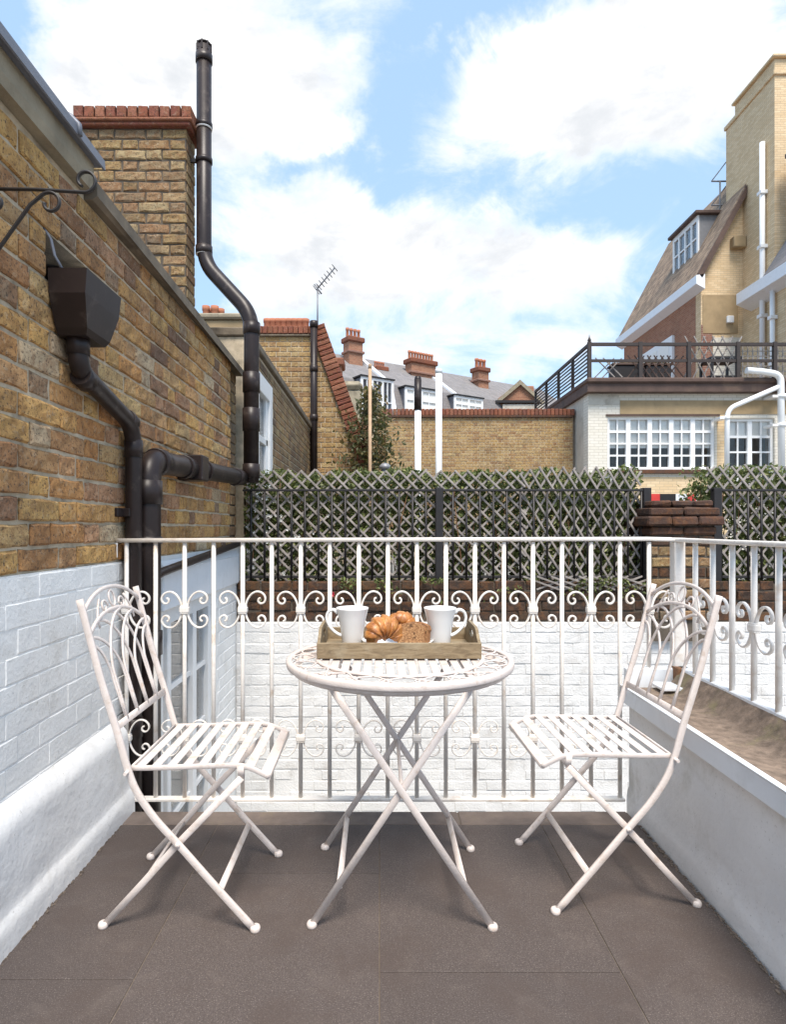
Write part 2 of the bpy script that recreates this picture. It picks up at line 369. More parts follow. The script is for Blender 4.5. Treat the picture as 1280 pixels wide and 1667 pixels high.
def mat_floor():
    m, g, b = principled('brown_porcelain_tile'); P = coords(g, True); r = rnd(g)
    n1 = g.noise(P, 170, 4, .7).outputs[0]; n2 = g.noise(P, 3.0, 6, .6, .3).outputs[0]; n3 = g.noise(P, 330, 3, .6).outputs[0]
    c = g.mix(r, (.079, .063, .056, 1), (.098, .079, .071, 1))
    c = g.mix(g.rng(n1, .40, .60), g.mix(.55, c, (.045, .034, .03, 1)), c)
    c = g.mix(g.rng(n3, .55, .68, 0, .6), c, (.27, .225, .205, 1))
    c = g.mix(g.rng(n2, .46, .62, 0, .55, True), c, (.075, .055, .046, 1))
    n4 = g.noise(P, 9, 7, .7, .6).outputs[0]; c = g.mix(g.rng(n4, .50, .72, 0, .28, True), c, (.15, .122, .105, 1))
    g.l(c, b.inputs['Base Color']); b.inputs['Roughness'].default_value = .62; b.inputs['Specular IOR Level'].default_value = .4
    bump(g, b, n1, .35, .002); return m
M['tile'] = mat_floor()
M['grout'] = mat_simple('dirty_grout', (.15, .118, .092), .95, var=.3, scale=20, bstr=.3)
M['kerb'] = mat_simple('cement_strip', (.16, .125, .105), .85, var=.2, scale=14, bstr=.5, bscale=150, dirt=(.20, .16, .10), dirt_amt=.5, dirt_scale=7)
def mat_wood():
    m, g, b = principled('aged_tray_wood'); P = coords(g, True)
    mp = g.n('ShaderNodeMapping'); mp.inputs['Scale'].default_value = (9, 60, 45); g.l(P, mp.inputs[0])
    n = g.noise(mp.outputs[0], 1.6, 7, .65, 1.2).outputs[0]; n2 = g.noise(P, 16, 5, .6).outputs[0]
    c = g.ramp(n, [(.25, (.11, .075, .04)), (.5, (.24, .175, .10)), (.75, (.34, .265, .16))])
    c = g.mix(g.rng(n2, .5, .75, 0, .5), c, (.40, .35, .25, 1))
    g.l(c, b.inputs['Base Color']); b.inputs['Roughness'].default_value = .75; bump(g, b, n, .4, .003); return m
M['wood'] = mat_wood()
def mat_croissant():
    m, g, b = principled('golden_pastry'); P = coords(g, True)
    n = g.noise(P, 55, 6, .65, .6).outputs[0]; n2 = g.noise(P, 16, 4, .6).outputs[0]
    c = g.ramp(g.m('ADD', g.m('MULTIPLY', n, .5), g.m('MULTIPLY', n2, .5)), [(.36, (.20, .060, .014)), (.5, (.42, .165, .042)), (.64, (.60, .31, .105))])
    g.l(c, b.inputs['Base Color']); b.inputs['Roughness'].default_value = .38; bump(g, b, n, .35, .003); return m
M['pastry'] = mat_croissant()
def mat_bread():
    m, g, b = principled('brown_bread_crumb'); P = coords(g, True)
    n = g.noise(P, 210, 5, .7).outputs[0]; n2 = g.noise(P, 60, 4, .6).outputs[0]
    c = g.ramp(n, [(.32, (.10, .045, .018)), (.5, (.33, .165, .07)), (.68, (.52, .31, .15))])
    c = g.mix(g.rng(n2, .56, .64, 0, .75), c, (.06, .028, .014, 1))
    g.l(c, b.inputs['Base Color']); b.inputs['Roughness'].default_value = .9; bump(g, b, n, .9, .004); return m
M['bread'] = mat_bread()
M['crust'] = mat_simple('bread_crust', (.30, .13, .045), .6, var=.3, scale=60, bstr=.4)

# ------------------------------------------------------------------ bricks as pieces
def brick_mesh(name, L, H, mat, rough=.0018, depth=.024, ch=.005, nx=5, seed=0, smooth=False, dj=.6):
    """one brick face with chipped arrises; faces -Y, front plane at y=0, centred"""
    rr = random.Random(seed); nz = 3; vs = []; fs = []
    def ringpts(ins, y, jit):
        out = []
        xs = [-L/2+ins+(L-2*ins)*i/(nx-1) for i in range(nx)]; zs = [-H/2+ins, 0, H/2-ins]
        loop = [(x, zs[0]) for x in xs]+[(xs[-1], zs[1])]+[(x, zs[2]) for x in xs[::-1]]+[(xs[0], zs[1])]
        for x, z in loop: out.append((x+rr.uniform(-jit, jit), y+rr.uniform(-jit, jit)*dj, z+rr.uniform(-jit, jit)))
        return out
    A = ringpts(ch, 0, rough); B = ringpts(0, ch*.9, rough*.8); C_ = [(x, depth, z) for x, y, z in B]
    vs = A+B+C_; m = len(A)
    mid = []
    for i in range(1, nx-1):
        mid.append(len(vs)); vs.append((-L/2+ch+(L-2*ch)*i/(nx-1), rr.uniform(-rough, rough)*1.5*dj, rr.uniform(-.004, .004)))
    bot = list(range(nx)); rt = nx; top = list(range(nx+1, 2*nx+1))[::-1]; lt = 2*nx+1
    row = [lt]+mid+[rt]
    for i in range(nx-1):
        fs.append((bot[i], bot[i+1], row[i+1], row[i])); fs.append((row[i], row[i+1], top[i+1], top[i]))
    for k in (0, 1):
        for i in range(m):
            j = (i+1) % m; fs.append((k*m+i, (k+1)*m+i, (k+1)*m+j, k*m+j))
    b = MB(); b.add(vs, fs, smooth); return b.mesh(name, mat)
class Bricks:
    """a set of shared brick meshes, laid one object each or joined"""
    def __init__(s, mat, rough=.0018, ch=.005, L=.215, H=.065, k=6, dj=.6, gap=.01):
        s.mat = mat; s.str = [brick_mesh('brick', L, H, mat, rough, ch=ch, seed=i, dj=dj) for i in range(k)]
        s.hdr = [brick_mesh('brick', (L-gap)/2, H, mat, rough, ch=ch, nx=4, seed=50+i, dj=dj) for i in range(k)]
        s.L, s.H = L, H
    def place(s, parent, c, face, header=False, name='brick', jit=.0015, sx=1.0, sz=1.0):
        me = random.choice(s.hdr if header else s.str)
        rz = {'-y': 0, '+x': pi/2, '-x': -pi/2}[face]
        o = random.uniform(-jit, jit)
        loc = {'-y': (c[0], c[1]+o, c[2]), '+x': (c[0]-o, c[1], c[2]), '-x': (c[0]+o, c[1], c[2])}[face]
        fl = random.choice((0, pi))
        return inst(name, me, parent, (loc[0], loc[1], loc[2]+random.uniform(-jit, jit)*.5), (0, fl, rz) if face == '-y' else (fl if False else 0, 0, rz + random.uniform(-.004, .004)), (sx, 1, sz))
def courses(u0, u1, z0, rows, pitch=.0755, down=False, bond='flemish', L=.215, gap=.010, off=0.):
    """yield (u centre, z centre, length, header) of every brick between u0 and u1"""
    H = (L-gap)/2
    for r in range(rows):
        z = z0+pitch*(r+.5)*(-1 if down else 1)
        if bond == 'flemish': u = u0-.34+((r % 2)*.16875+off) % .3375; seq = [(L, False), (H, True)]
        elif bond == 'stretcher': u = u0-.34+(r % 2)*.1125; seq = [(L, False)]
        else: u = u0-.34; seq = [(L, False)] if r % 2 else [(H, True)]
        i = 0
        while u < u1:
            ln, hd = seq[i % len(seq)]; i += 1
            a, b = max(u, u0), min(u+ln, u1)
            if b-a > .03: yield ((a+b)/2, z, b-a, hd, ln, r)
            u += ln+gap
def joined(mb, c, ln, H, face, depth=.02, ch=.005, j=.0015):
    """add one plain chamfered brick to a joined mesh"""
    o = random.uniform(-j, j); f = 0+o
    pts = [(-ln/2+ch, f, -H/2+ch), (ln/2-ch, f, -H/2+ch), (ln/2-ch, f, H/2-ch), (-ln/2+ch, f, H/2-ch),
           (-ln/2, f+ch, -H/2), (ln/2, f+ch, -H/2), (ln/2, f+ch, H/2), (-ln/2, f+ch, H/2),
           (-ln/2, depth, -H/2), (ln/2, depth, -H/2), (ln/2, depth, H/2), (-ln/2, depth, H/2)]
    T = {'-y': lambda p: (c[0]+p[0], c[1]+p[1], c[2]+p[2]), '+x': lambda p: (c[0]-p[1], c[1]+p[0], c[2]+p[2]), '-x': lambda p: (c[0]+p[1], c[1]-p[0], c[2]+p[2])}[face]
    fs = [(0, 1, 2, 3)]
    for k in (0, 4):
        for i in range(4): fs.append((k+i, k+4+i, k+4+(i+1) % 4, k+(i+1) % 4))
    mb.add([T(p) for p in pts], fs)
def holed(mb, fx, u0, u1, z0, z1, holes):
    """boxes of a slab between u0..u1, z0..z1 that leave the holes (u0,u1,z0,z1) open; fx(ua,ub,za,zb) adds a box"""
    us = sorted({u0, u1, *[h[0] for h in holes], *[h[1] for h in holes]}); zs = sorted({z0, z1, *[h[2] for h in holes], *[h[3] for h in holes]})
    us = [u for u in us if u0 <= u <= u1]; zs = [z for z in zs if z0 <= z <= z1]
    for a, b in zip(us, us[1:]):
        run = None
        for c, d in zip(zs, zs[1:]):
            inside = any(h[0] <= (a+b)/2 <= h[1] and h[2] <= (c+d)/2 <= h[3] for h in holes)
            if inside:
                if run: fx(a, b, *run); run = None
            else: run = (run[0], d) if run else (c, d)
        if run: fx(a, b, *run)
B_STOCK = Bricks(M['stock'], .0034, .006, k=10); B_WHITE = Bricks(M['white_wall'], .0016, .003, L=.2245, H=.0708, k=12, dj=.25, gap=.0005)
B_ROUGH = Bricks(M['white_rough'], .0042, .0035, L=.2245, H=.0685, k=18, dj=.22, gap=.0005); B_DULL = Bricks(M['stock_dull'], .0045, .008, k=10)
B_DARK = Bricks(M['dark_brick'], .003, .006); B_FAR = Bricks(M['stock_far'], .002, .005, k=4)
B_RED = Bricks(M['red_brick'], .002, .005, k=4); B_BROWN = Bricks(M['brown_brick'], .004, .008, k=4)

# ------------------------------------------------------------------ ground and terrace
gm = MB(); gm.box(-400, 400, -60, 700, -2.6, -2.2); tag(obj('ground', gm, M['ground']), kind='structure')
fl = MB(); fl.box(-1.30, .962, -2.6, 2.385, -.30, -.020)
floor = tag(obj('terrace_floor', fl, M['white_wall']), kind='structure')
fb_ = MB(); fb_.box(-1.0, .961, -2.6, 2.382, -.019, -.0025); obj('grout_bed', fb_, M['grout'], floor)
ks = MB()
ks.cbox(-.975, .30, 2.283, 2.387, -.012, -.0005, .003); obj('edge_strip', ks, M['kerb'], floor)
ks = MB(); ks.cbox(.304, .958, 2.283, 2.387, -.012, .0005, .003); obj('edge_strip', ks, M['kerb'], floor)
for x0, x1, first in ((-1.0, -.6, 1.499), (-.6, 0, 1.96), (0, .6, 1.523), (.6, .962, 2.0)):
    ys = [first+.9*k for k in range(-5, 3)]
    for a, b in zip(ys, ys[1:]):
        a, b = max(a, -2.6), min(b, 2.28)
        if b-a < .02: continue
        t = MB(); dz = random.uniform(-.0006, .0006); t.cbox(x0+.0013, x1-.0013, a+.0013, b-.0013, -.015, 0+dz, .0009); obj('tile', t, M['tile'], floor)
cd = MB()                                                     # dirt swept into the corners of the floor
for side, x in ((1, -.966), (-1, .966)):
    for i in range(520):
        y = random.uniform(.6, 2.27); r = random.uniform(.0008, .0028)*(1+.8*noise.noise(Vector((y*6, side, 0))))
        cx_ = x+side*abs(random.gauss(0, .007)); z = random.uniform(0, .003)
        cd.box(cx_-r, cx_+r, y-r*2, y+r*2, z-.002, z+r*.5)
obj('corner_dirt', cd, M['grout'], floor, kind='stuff')

# ------------------------------------------------------------------ the neighbour's brick wall on the left
WX = -1.03
lw = thing('brick_wall', 'tall yellow brick wall painted white along its foot, hopper and black pipes on it', 'brick wall', (WX, 2.4, 0))
HOLE = (1.90, 2.17, 1.875, 2.022); WIN = (2.93, 3.84, -1.15, .70)
c = MB(); holed(c, lambda a, b, p, q: c.box(-1.36, WX-.008, a, b, p, q), -.6, 4.24, .967, 2.27, [HOLE]); obj('core', c, M['mortar'], lw)
c = MB(); holed(c, lambda a, b, p, q: c.box(-1.36, WX-.003, a, b, p, q), -.6, 4.60, -2.2, .9668, [WIN]); obj('painted_core', c, M['white_wall'], lw)
st = MB(); yy = []
for u, z, ln, hd, full, r in courses(-.6, 4.235, .967, 17):
    if HOLE[0] < u+ln/2 and u-ln/2 < HOLE[1] and HOLE[2]-.03 < z < HOLE[3]+.01:
        for a, b in ((u-ln/2, min(u+ln/2, HOLE[0]-.004)), (max(u-ln/2, HOLE[1]+.004), u+ln/2)):
            if b-a > .03: joined(st, (WX, (a+b)/2, z), b-a, .065, '+x')
        continue
    if u < 1.42: joined(st, (WX, u, z), ln, .065, '+x')
    else: B_STOCK.place(lw, (WX, u, z), '+x', hd, sx=ln/full, jit=.003)
obj('brick', st, M['stock'], lw, kind='stuff')
st = MB()
for u, z, ln, hd, full, r in courses(-.6, 4.38, .965, 20, down=True, off=.1, L=.2245, gap=.0005):
    if WIN[0]-.03 < u+ln/2 and u-ln/2 < WIN[1]+.03 and z < .92: continue
    if 2.86 < u+ln/2 and u-ln/2 < 4.44 and z > .69: continue
    if z < .29 and u < 2.38: continue
    if 1.42 < u < 2.62: B_WHITE.place(lw, (WX-.0012, u, z), '+x', hd, sx=ln/full, jit=.0015)
    else: joined(st, (WX+.001, u, z), ln, .067, '+x', j=.001)
obj('painted_brick', st, M['white_wall'], lw, kind='stuff')
# recessed strip at the far end, coloured dark for its shade and its staining
c = MB(); c.box(-1.36, -1.088, 4.24, 4.62, .967, 2.25); obj('recess', c, M['mortar_dark'], lw)
st = MB()
for u, z, ln, hd, full, r in courses(4.245, 4.62, .967, 17): joined(st, (-1.08, u, z), ln, .065, '+x')
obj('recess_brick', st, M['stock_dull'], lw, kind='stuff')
# stone band, lead roof edge over the near part, cement coping over the far part
s_ = MB(); s_.add([(-1.4, -.6, 2.272), (-1.0, -.6, 2.272), (-.992, -.6, 2.30), (-.992, -.6, 2.36), (-1.4, -.6, 2.36),
                   (-1.4, 2.13, 2.272), (-1.0, 2.13, 2.272), (-.992, 2.13, 2.30), (-.992, 2.13, 2.36), (-1.4, 2.13, 2.36)],
                  [(0, 4, 3, 2, 1), (5, 6, 7, 8, 9)]+[(i, (i+1) % 5, 5+(i+1) % 5, 5+i) for i in range(5)]); obj('stone_band', s_, M['stone'], lw)
s_ = MB(); s_.prism([(-1.42, 2.361), (-.972, 2.361), (-.966, 2.35), (-.960, 2.352), (-.962, 2.385), (-.985, 2.408), (-1.30, 2.55), (-1.42, 2.58)], 'y', -.6, 2.15); obj('lead_roof_edge', s_, M['lead'], lw)
s_ = MB()
for k in range(4):
    y = -.2+k*.72; s_.sweep([(-.958, y, 2.352), (-.960, y, 2.388), (-.985, y, 2.414), (-1.30, y, 2.556)], circ(.009, 6), smooth=True)
obj('lead_roll', s_, M['lead'], lw)
def slope(y): return -.028*(y-2.15)
s_ = MB(); pr = [(-1.40, 2.252), (-1.008, 2.252), (-.990, 2.264), (-.990, 2.312), (-1.02, 2.335), (-1.40, 2.345)]
vs = [(x, 2.152, z) for x, z in pr]+[(x, 4.66, z+slope(4.66)*(1 if z > 2.26 else .0)) for x, z in pr]
s_.add(vs, [(0, 1, 2, 3, 4, 5)[::-1], (6, 7, 8, 9, 10, 11)]+[(i, (i+1) % 6, 6+(i+1) % 6, 6+i) for i in range(6)]); obj('coping', s_, M['coping'], lw)
# rendered plinth, battered and lumpy
def plinth_mesh(xf_, y0, y1, prof, ny, amp, seed):
    b = MB(); m = len(prof); vs = []
    for j in range(ny+1):
        y = y0+(y1-y0)*j/ny
        for i, (x, z) in enumerate(prof):
            d = noise.noise(Vector((z*5+seed, y*4, seed)))*amp+noise.noise(Vector((z*14+seed, y*9, seed)))*amp*.4
            dz = noise.noise(Vector((seed+9, y*5, i*.2)))*amp*.8 if 0 < i < m-1 else 0
            vs.append((x+d*xf_ if 0 < i else x, y, z+dz))
    fs = [(j*m+i, j*m+i+1, (j+1)*m+i+1, (j+1)*m+i) for j in range(ny) for i in range(m-1)]
    b.add(vs, fs, True)
    e = ny*m; b.add([vs[e+i] for i in range(m)]+[(prof[0][0]-.06*xf_, y1, prof[-1][1]), (prof[0][0]-.06*xf_, y1, prof[0][1])], [list(range(m+2))])
    return b
pp = [(-1.034, .352), (-1.022, .346), (-1.005, .330), (-.992, .312), (-.986, .296)]+[(-.985+.010*(i/8), .28-.19*i/8) for i in range(9)]+[(-.972, .082), (-.964, .072), (-.960, .05), (-.958, .02), (-.957, -.018)]
obj('plinth', plinth_mesh(1, -.6, 2.40, pp, 90, .0055, 1.3), M['plinth'], lw)
# lintel and light-well window
s_ = MB(); s_.cbox(-1.06, -1.012, 2.88, 4.42, .708, .905, .006); obj('lintel', s_, M['trim'], lw)
s_ = MB(); s_.prism([(-1.03, .906), (-1.008, .906), (-1.03, .945)], 'y', 2.885, 4.42); obj('lead_flashing', s_, M['trim'], lw)
wnd = MB()
for y0, y1 in ((2.93, 2.965), (3.06, 3.11), (3.48, 3.54), (3.79, 3.84)): wnd.cbox(-1.12, -1.055, y0, y1, -1.15, .70, .004)
wnd.cbox(-1.119, -1.056, 2.93, 3.84, .62, .699, .004); wnd.cbox(-1.14, -1.02, 2.91, 3.86, -1.19, -1.12, .004)
wo_ = obj('window', wnd, M['upvc'], lw)
gb = MB()
for z in (.28, -.06, -.40, -.74):
    gb.box(-1.10, -1.072, 2.985, 3.78, z-.012, z+.012)
obj('glazing_bar', gb, M['upvc'], wo_)
gp = MB(); gp.box(-1.092, -1.086, 2.98, 3.78, -1.12, .64); obj('pane', gp, M['glass'], wo_)
gp = MB(); gp.box(-1.135, -1.128, 2.94, 3.83, -1.14, .69); obj('blind', gp, M['pane_backing'], wo_)  # grey sheet added behind the glass to tone the pane down
# lead-lined outlet above the hopper, the shade inside painted by a black sheet
s_ = MB(); s_.box(-1.362, -1.35, 1.90, 2.17, 1.90, 2.05); obj('outlet_shade', s_, M['iron'], lw)
s_ = MB(); path = [(-1.2, 1.0)]
s_.add([(-1.30, 1.905, 1.955), (-1.0, 1.905, 1.915), (-.965, 1.905, 1.885), (-1.30, 2.165, 1.955), (-1.0, 2.165, 1.915), (-.965, 2.165, 1.885)], [(0, 1, 4, 3), (1, 2, 5, 4)])
s_.sweep([(-1.05, 1.898, 2.045), (-1.018, 1.900, 1.995), (-1.008, 1.904, 1.945), (-.985, 1.906, 1.905)], rrect(.006, .012), n=(0, 1, 0))
obj('lead_chute', s_, M['lead'], lw)

# ------------------------------------------------------------------ chimney behind it
cY = 4.35; X1 = at(303, 0, cY).x; X0 = -2.55; Zt = at(0, 178, cY).z
ch = thing('chimney_stack', 'broad weathered brick chimney with a course of red bricks on top, above the tall wall', 'chimney', (-1.9, cY, 2.2))
c = MB(); c.box(X0, X1-.006, cY+.008, cY+.21, .5, Zt-.10); obj('core', c, M['mortar_dark'], ch)
zc = Zt-.135
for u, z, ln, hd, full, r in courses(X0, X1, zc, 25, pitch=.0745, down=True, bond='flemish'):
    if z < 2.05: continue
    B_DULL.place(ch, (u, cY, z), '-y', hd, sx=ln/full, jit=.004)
sb = MB()
for r in range(24):
    z = zc-.0745*(r+.5)
    for k in ([(.105, .07)] if r % 2 else [(.052, .17)]):
        joined(sb, (X1, cY+.012+k[0], z), .19 if r % 2 else .1, .064, '+x'); 
        if r % 2 == 0: joined(sb, (X1, cY+.165, z), .08, .064, '+x')
obj('side_brick', sb, M['stock_dull'], ch, kind='stuff')
s_ = MB(); s_.cbox(X0-.03, X1+.035, cY-.035, cY+.245, zc+.002, zc+.030, .006); s_.cbox(X0-.03, X1+.052, cY-.05, cY+.26, zc+.031, zc+.052, .006); obj('tile_course', s_, M['red_brick'], ch)
x = X1+.045; k = 0
so_m = [brick_mesh('brick', .066, .080, M['red_brick'], .0025, seed=80+i, depth=.2, ch=.006) for i in range(4)]
while x > -2.1:
    inst('capping_brick', random.choice(so_m), ch, (x-.033, cY-.045, zc+.094+random.uniform(-.002, .002))); x -= .076
cs = MB()
for k in range(4): joined(cs, (X1+.045, cY+.0+k*.076, zc+.094), .066, .08, '+x')
obj('side_capping', cs, M['red_brick'], ch, kind='stuff')

# ------------------------------------------------------------------ pipes on the wall
def collar(mb, p, d, r, ln):
    d = Vector(d).normalized(); p = Vector(p)
    mb.sweep([p-d*ln/2, p-d*ln/2*.98, p+d*ln/2*.98, p+d*ln/2], circ(r, 18), scale=[.93, 1, 1, .93])
def pipe_thing(root, path_pts, r, fr, colls, mat=None):
    mb = MB(); mb.tube(fillet(path_pts, fr, 7), r, 20); obj('pipe', mb, mat or M['pvc'], root)
    for p, d, ln in colls:
        m2 = MB(); collar(m2, p, d, r*1.13, ln); obj('collar', m2, mat or M['pvc'], root)
rp = thing('rainwater_pipe', 'dark brown rainwater pipe slanting down from an open hopper box', 'drainpipe', (-.99, 2.47, 0))
hb = MB(); t0, t1 = 1.905, 1.715; ya, yb = 1.897, 2.150
ring = lambda z, i, xo: [(-1.026, ya+i, z), (xo, ya+i, z), (xo, yb-i, z), (-1.026, yb-i, z)]
R = [ring(t0, 0, -.905), ring(t0-.075, .004, -.912), ring(t1+.02, .045, -.925), ring(t1, .06, -.935)]
vs = [p for q in R for p in q]; fs = [(k*4+i, k*4+(i+1) % 4, k*4+4+(i+1) % 4, k*4+4+i) for k in range(3) for i in range(4)]+[(12, 13, 14, 15)]
inn = [(-1.02, ya+.006, t0), (-.911, ya+.006, t0), (-.911, yb-.006, t0), (-1.02, yb-.006, t0), (-1.02, ya+.012, t0-.07), (-.919, ya+.012, t0-.07), (-.919, yb-.012, t0-.07), (-1.02, yb-.012, t0-.07)]
vs += inn; fs += [(16+i, 16+(i+1) % 4, i+1 if i < 3 else 0, i)[::1] for i in range(4)]+[(16+i, 20+i, 20+(i+1) % 4, 16+(i+1) % 4) for i in range(4)]+[(20, 23, 22, 21)]
hb.add(vs, fs); obj('hopper', hb, M['pvc'], rp)
pipe_thing(rp, [(-.985, 2.005, 1.74), (-.985, 2.005, 1.62), (-.99, 2.47, 1.51), (-.99, 2.47, -.9)], .032, .10,
           [((-.985, 2.005, 1.695), (0, 0, 1), .06), ((-.99, 2.47, 1.42), (0, 0, 1), .07), ((-.985, 2.045, 1.598), (0, .9, -.25), .05), ((-.99, 2.425, 1.524), (0, .9, -.25), .05), ((-.99, 2.47, .30), (0, 0, 1), .08)])
b2 = MB(); b2.cbox(-1.03, -1.015, 2.38, 2.56, 1.145, 1.18, .003); b2.cbox(-1.03, -.99, 2.43, 2.51, 1.146, 1.179, .003); obj('bracket', b2, M['pvc'], rp)
sl = thing('soil_pipe', 'fat dark brown soil pipe rising bent past the chimney from the wall', 'soil pipe', (-.97, 2.57, 0))
Z3 = at(0, 425, 4.42).z; sx = at(332, 0, 4.45).x
main = [(-.97, 2.57, -.9), (-.97, 2.57, 1.385), (-.962, 4.28, 1.452)]
pipe_thing(sl, main, .052, .11, [((-.97, 2.57, 1.25), (0, 0, 1), .10), ((-.97, 2.57, 1.05), (0, 0, 1), .03), ((-.969, 2.69, 1.39), (0, 1, .04), .08), ((-.966, 3.02, 1.402), (0, 1, .04), .03), ((-.965, 3.36, 1.416), (0, 1, .04), .03), ((-.964, 4.12, 1.446), (0, 1, .04), .10), ((-.97, 2.57, .62), (0, 0, 1), .1)])
b2 = MB(); b2.cbox(-1.03, -.90, 3.12, 3.24, 1.345, 1.475, .006); obj('bracket', b2, M['pvc'], sl)
up = [(-.90, 4.30, 1.42), (-.898, 4.31, 2.60), (sx, 4.45, at(0, 428, 4.45).z), (sx, 4.45, at(0, 78, 4.45).z)]
cl_ = [((-.90, 4.30, 1.50), (0, 0, 1), .10), ((-.90, 4.302, 1.86), (0, 0, 1), .16), ((-.899, 4.305, 2.12), (0, 0, 1), .14), ((-.898, 4.308, 2.50), (0, 0, 1), .08)]
sea = MB()
for py in (209, 413): collar(sea, (sx, 4.45, at(0, py, 4.45).z), (0, 0, 1), .058, .022)
obj('sealant', sea, M['white_wall'], sl)
for py in (205, 262, 408): cl_.append(((sx, 4.45, at(0, py, 4.45).z), (0, 0, 1), .035 if py != 408 else .06))
cl_.append(((sx, 4.45, at(0, 96, 4.45).z), (0, 0, 1), .06))
pipe_thing(sl, up, .053, .13, cl_)
z262 = at(0, 262, 4.45).z
b2 = MB(); b2.box(X1+.001, sx, 4.44, 4.46, z262-.012, z262+.012); obj('bracket', b2, M['iron'], sl)
v = MB(); zt = at(0, 86, 4.45).z
for k in range(8):
    a = 2*pi*k/8; v.box(sx+.05*cos(a)-.006, sx+.05*cos(a)+.006, 4.45+.05*sin(a)-.006, 4.45+.05*sin(a)+.006, zt, zt+.06)
v.lathe([(.001, .075), (.03, .073), (.052, .060), (.056, .052), (.001, .052)], (sx, 4.45, zt), 16); obj('vent_cowl', v, M['pvc'], sl)
wp = tag(obj('waste_pipe', MB().tube(fillet([(-.99, 2.66, .35), (-.99, 2.66, .88), (-.99, 2.78, .90), (-1.0, 4.5, 1.0)], .06), .021, 14), M['pvc']), 'thin black waste pipe sloping above the white lintel', 'waste pipe')

# hanging basket bracket on the wall, close to the viewer
hbk = thing('hanging_bracket', 'black wrought iron hanging bracket with curled ends and no basket', 'bracket', (-1.02, 1.5, 1.93))
def spiral(cx_, cz, r0, r1, a0, a1, n=26): return [(cx_+(r0+(r1-r0)*i/n)*cos(a0+(a1-a0)*i/n), cz+(r0+(r1-r0)*i/n)*sin(a0+(a1-a0)*i/n)) for i in range(n+1)]
Yb = 1.5; tox = lambda px: (px-CX)*Yb/F; toz = lambda py: EYE-(py-CY)*Yb/F
arm = [(-1.03, toz(307)), (tox(60), toz(308.5))]+[(tox(138-0)+x, toz(294)+z) for x, z in spiral(0, 0, .029, .015, -pi/2, 1.35*pi)]
obj('arm', MB().sweep([(x, Yb, z) for x, z in arm], rrect(.0062, .009), n=(0, 1, 0)), M['iron'], hbk)
# strut: rises to the right, meets the arm and curls back
st_pts = [(-1.03, toz(640)), (tox(-40), toz(462)), (tox(0), toz(405)), (tox(50), toz(335))]+[(tox(82.5)+x, toz(332.5)+z) for x, z in spiral(0, 0, .029, .014, pi*.80, -1.05*pi)]
obj('strut', MB().sweep([(x, Yb-.004, z) for x, z in st_pts], rrect(.0062, .009), n=(0, 1, 0)), M['iron'], hbk)
obj('back_plate', MB().cbox(-1.03, -1.02, Yb-.015, Yb+.015, toz(660), toz(290), .002), M['iron'], hbk)
obj('scroll', MB().sweep([(tox(-12)+x, Yb+.004, toz(330)+z) for x, z in spiral(0, 0, .024, .009, pi*.7, -1.1*pi)], rrect(.006, .009), n=(0, 1, 0)), M['iron'], hbk)

# ------------------------------------------------------------------ wall and window further along the left
fw = thing('side_wall', 'lower brick wall with a tall white sash window, running back behind the fat pipe', 'brick wall', (WX, 6.9, 0))
WN = (5.12, 5.86, at(0, 762, 5.2).z-.3, 2.44)
c = MB(); holed(c, lambda a, b, p, q: c.box(-1.35, WX-.007, a, b, p, q), 4.75, 9.15, -2.2, 2.58, [WN]); obj('core', c, M['mortar'], fw)
st = MB()
for u, z, ln, hd, full, r in courses(4.75, 9.15, .97, 21):
    if WN[0]-.02 < u+ln/2 and u-ln/2 < WN[1]+.02 and WN[2] < z < WN[3]: continue
    joined(st, (WX, u, z), ln, .065, '+x')
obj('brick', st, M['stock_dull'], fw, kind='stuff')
obj('coping', MB().cbox(-1.40, -1.0, 4.73, 9.15, 2.585, 2.65, .008), M['coping'], fw)
wd = MB(); y0, y1, z0, z1 = WN
wd.cbox(-1.10, -1.02, y0, y0+.10, z0, z1, .004); wd.cbox(-1.10, -1.02, y1-.13, y1, z0, z1, .004); wd.cbox(-1.10, -1.021, y0+.1, y1-.13, z1-.16, z1, .004)
wd.cbox(-1.09, -1.045, y0+.1, y1-.13, 1.86, 1.92, .004); wd.cbox(-1.09, -1.045, y0+.10, y0+.14, z0, z1-.1, .004); wd.cbox(-1.09, -1.045, y1-.2, y1-.13, z0, z1-.1, .004)
wfo = obj('window', wd, M['upvc'], fw)
obj('pane', MB().box(-1.075, -1.069, y0+.1, y1-.13, z0, z1-.1), M['glass'], wfo); obj('blind', MB().box(-1.345, -1.335, y0, y1, z0, z1), M['dark_room'], wfo)  # second piece is a dark panel painting the shaded room behind

# ------------------------------------------------------------------ yellow gable with raked red coping
gY = 9.2; P = lambda px, py, Y=gY: (at(px, py, Y).x, at(px, py, Y).z)
gw = thing('gable_wall', 'yellow brick gable with red brick coping down its sloping edge and a row of pots', 'gable wall', (-1.2, gY, 0))
xl = -2.3; (xt, zt_), (xb, zb) = P(513, 548), P(587, 757)
sl_ = (xb-xt)/(zb-zt_); edge = lambda z: xt+(z-zt_)*sl_
c = MB(); c.prism([(xl, -2.2), (edge(-2.2) if False else edge(1.0), -2.2), (edge(1.0), 1.0), (xt, zt_), (xl, zt_)], 'y', gY+.008, gY+.35); obj('core', c, M['mortar'], gw)
for u, z, ln, hd, full, r in courses(xl+.25, .6, zt_, 32, down=True, bond='flemish'):
    e = edge(z)-.005
    if u-ln/2 > e-.04: continue
    l2 = min(u+ln/2, e)-(u-ln/2); B_FAR.place(gw, (u-ln/2+l2/2, gY, z), '-y', hd, sx=l2/full)
obj('tile_course', MB().cbox(xl, xt+.04, gY-.04, gY+.39, zt_, zt_+.03, .006), M['coping'], gw)
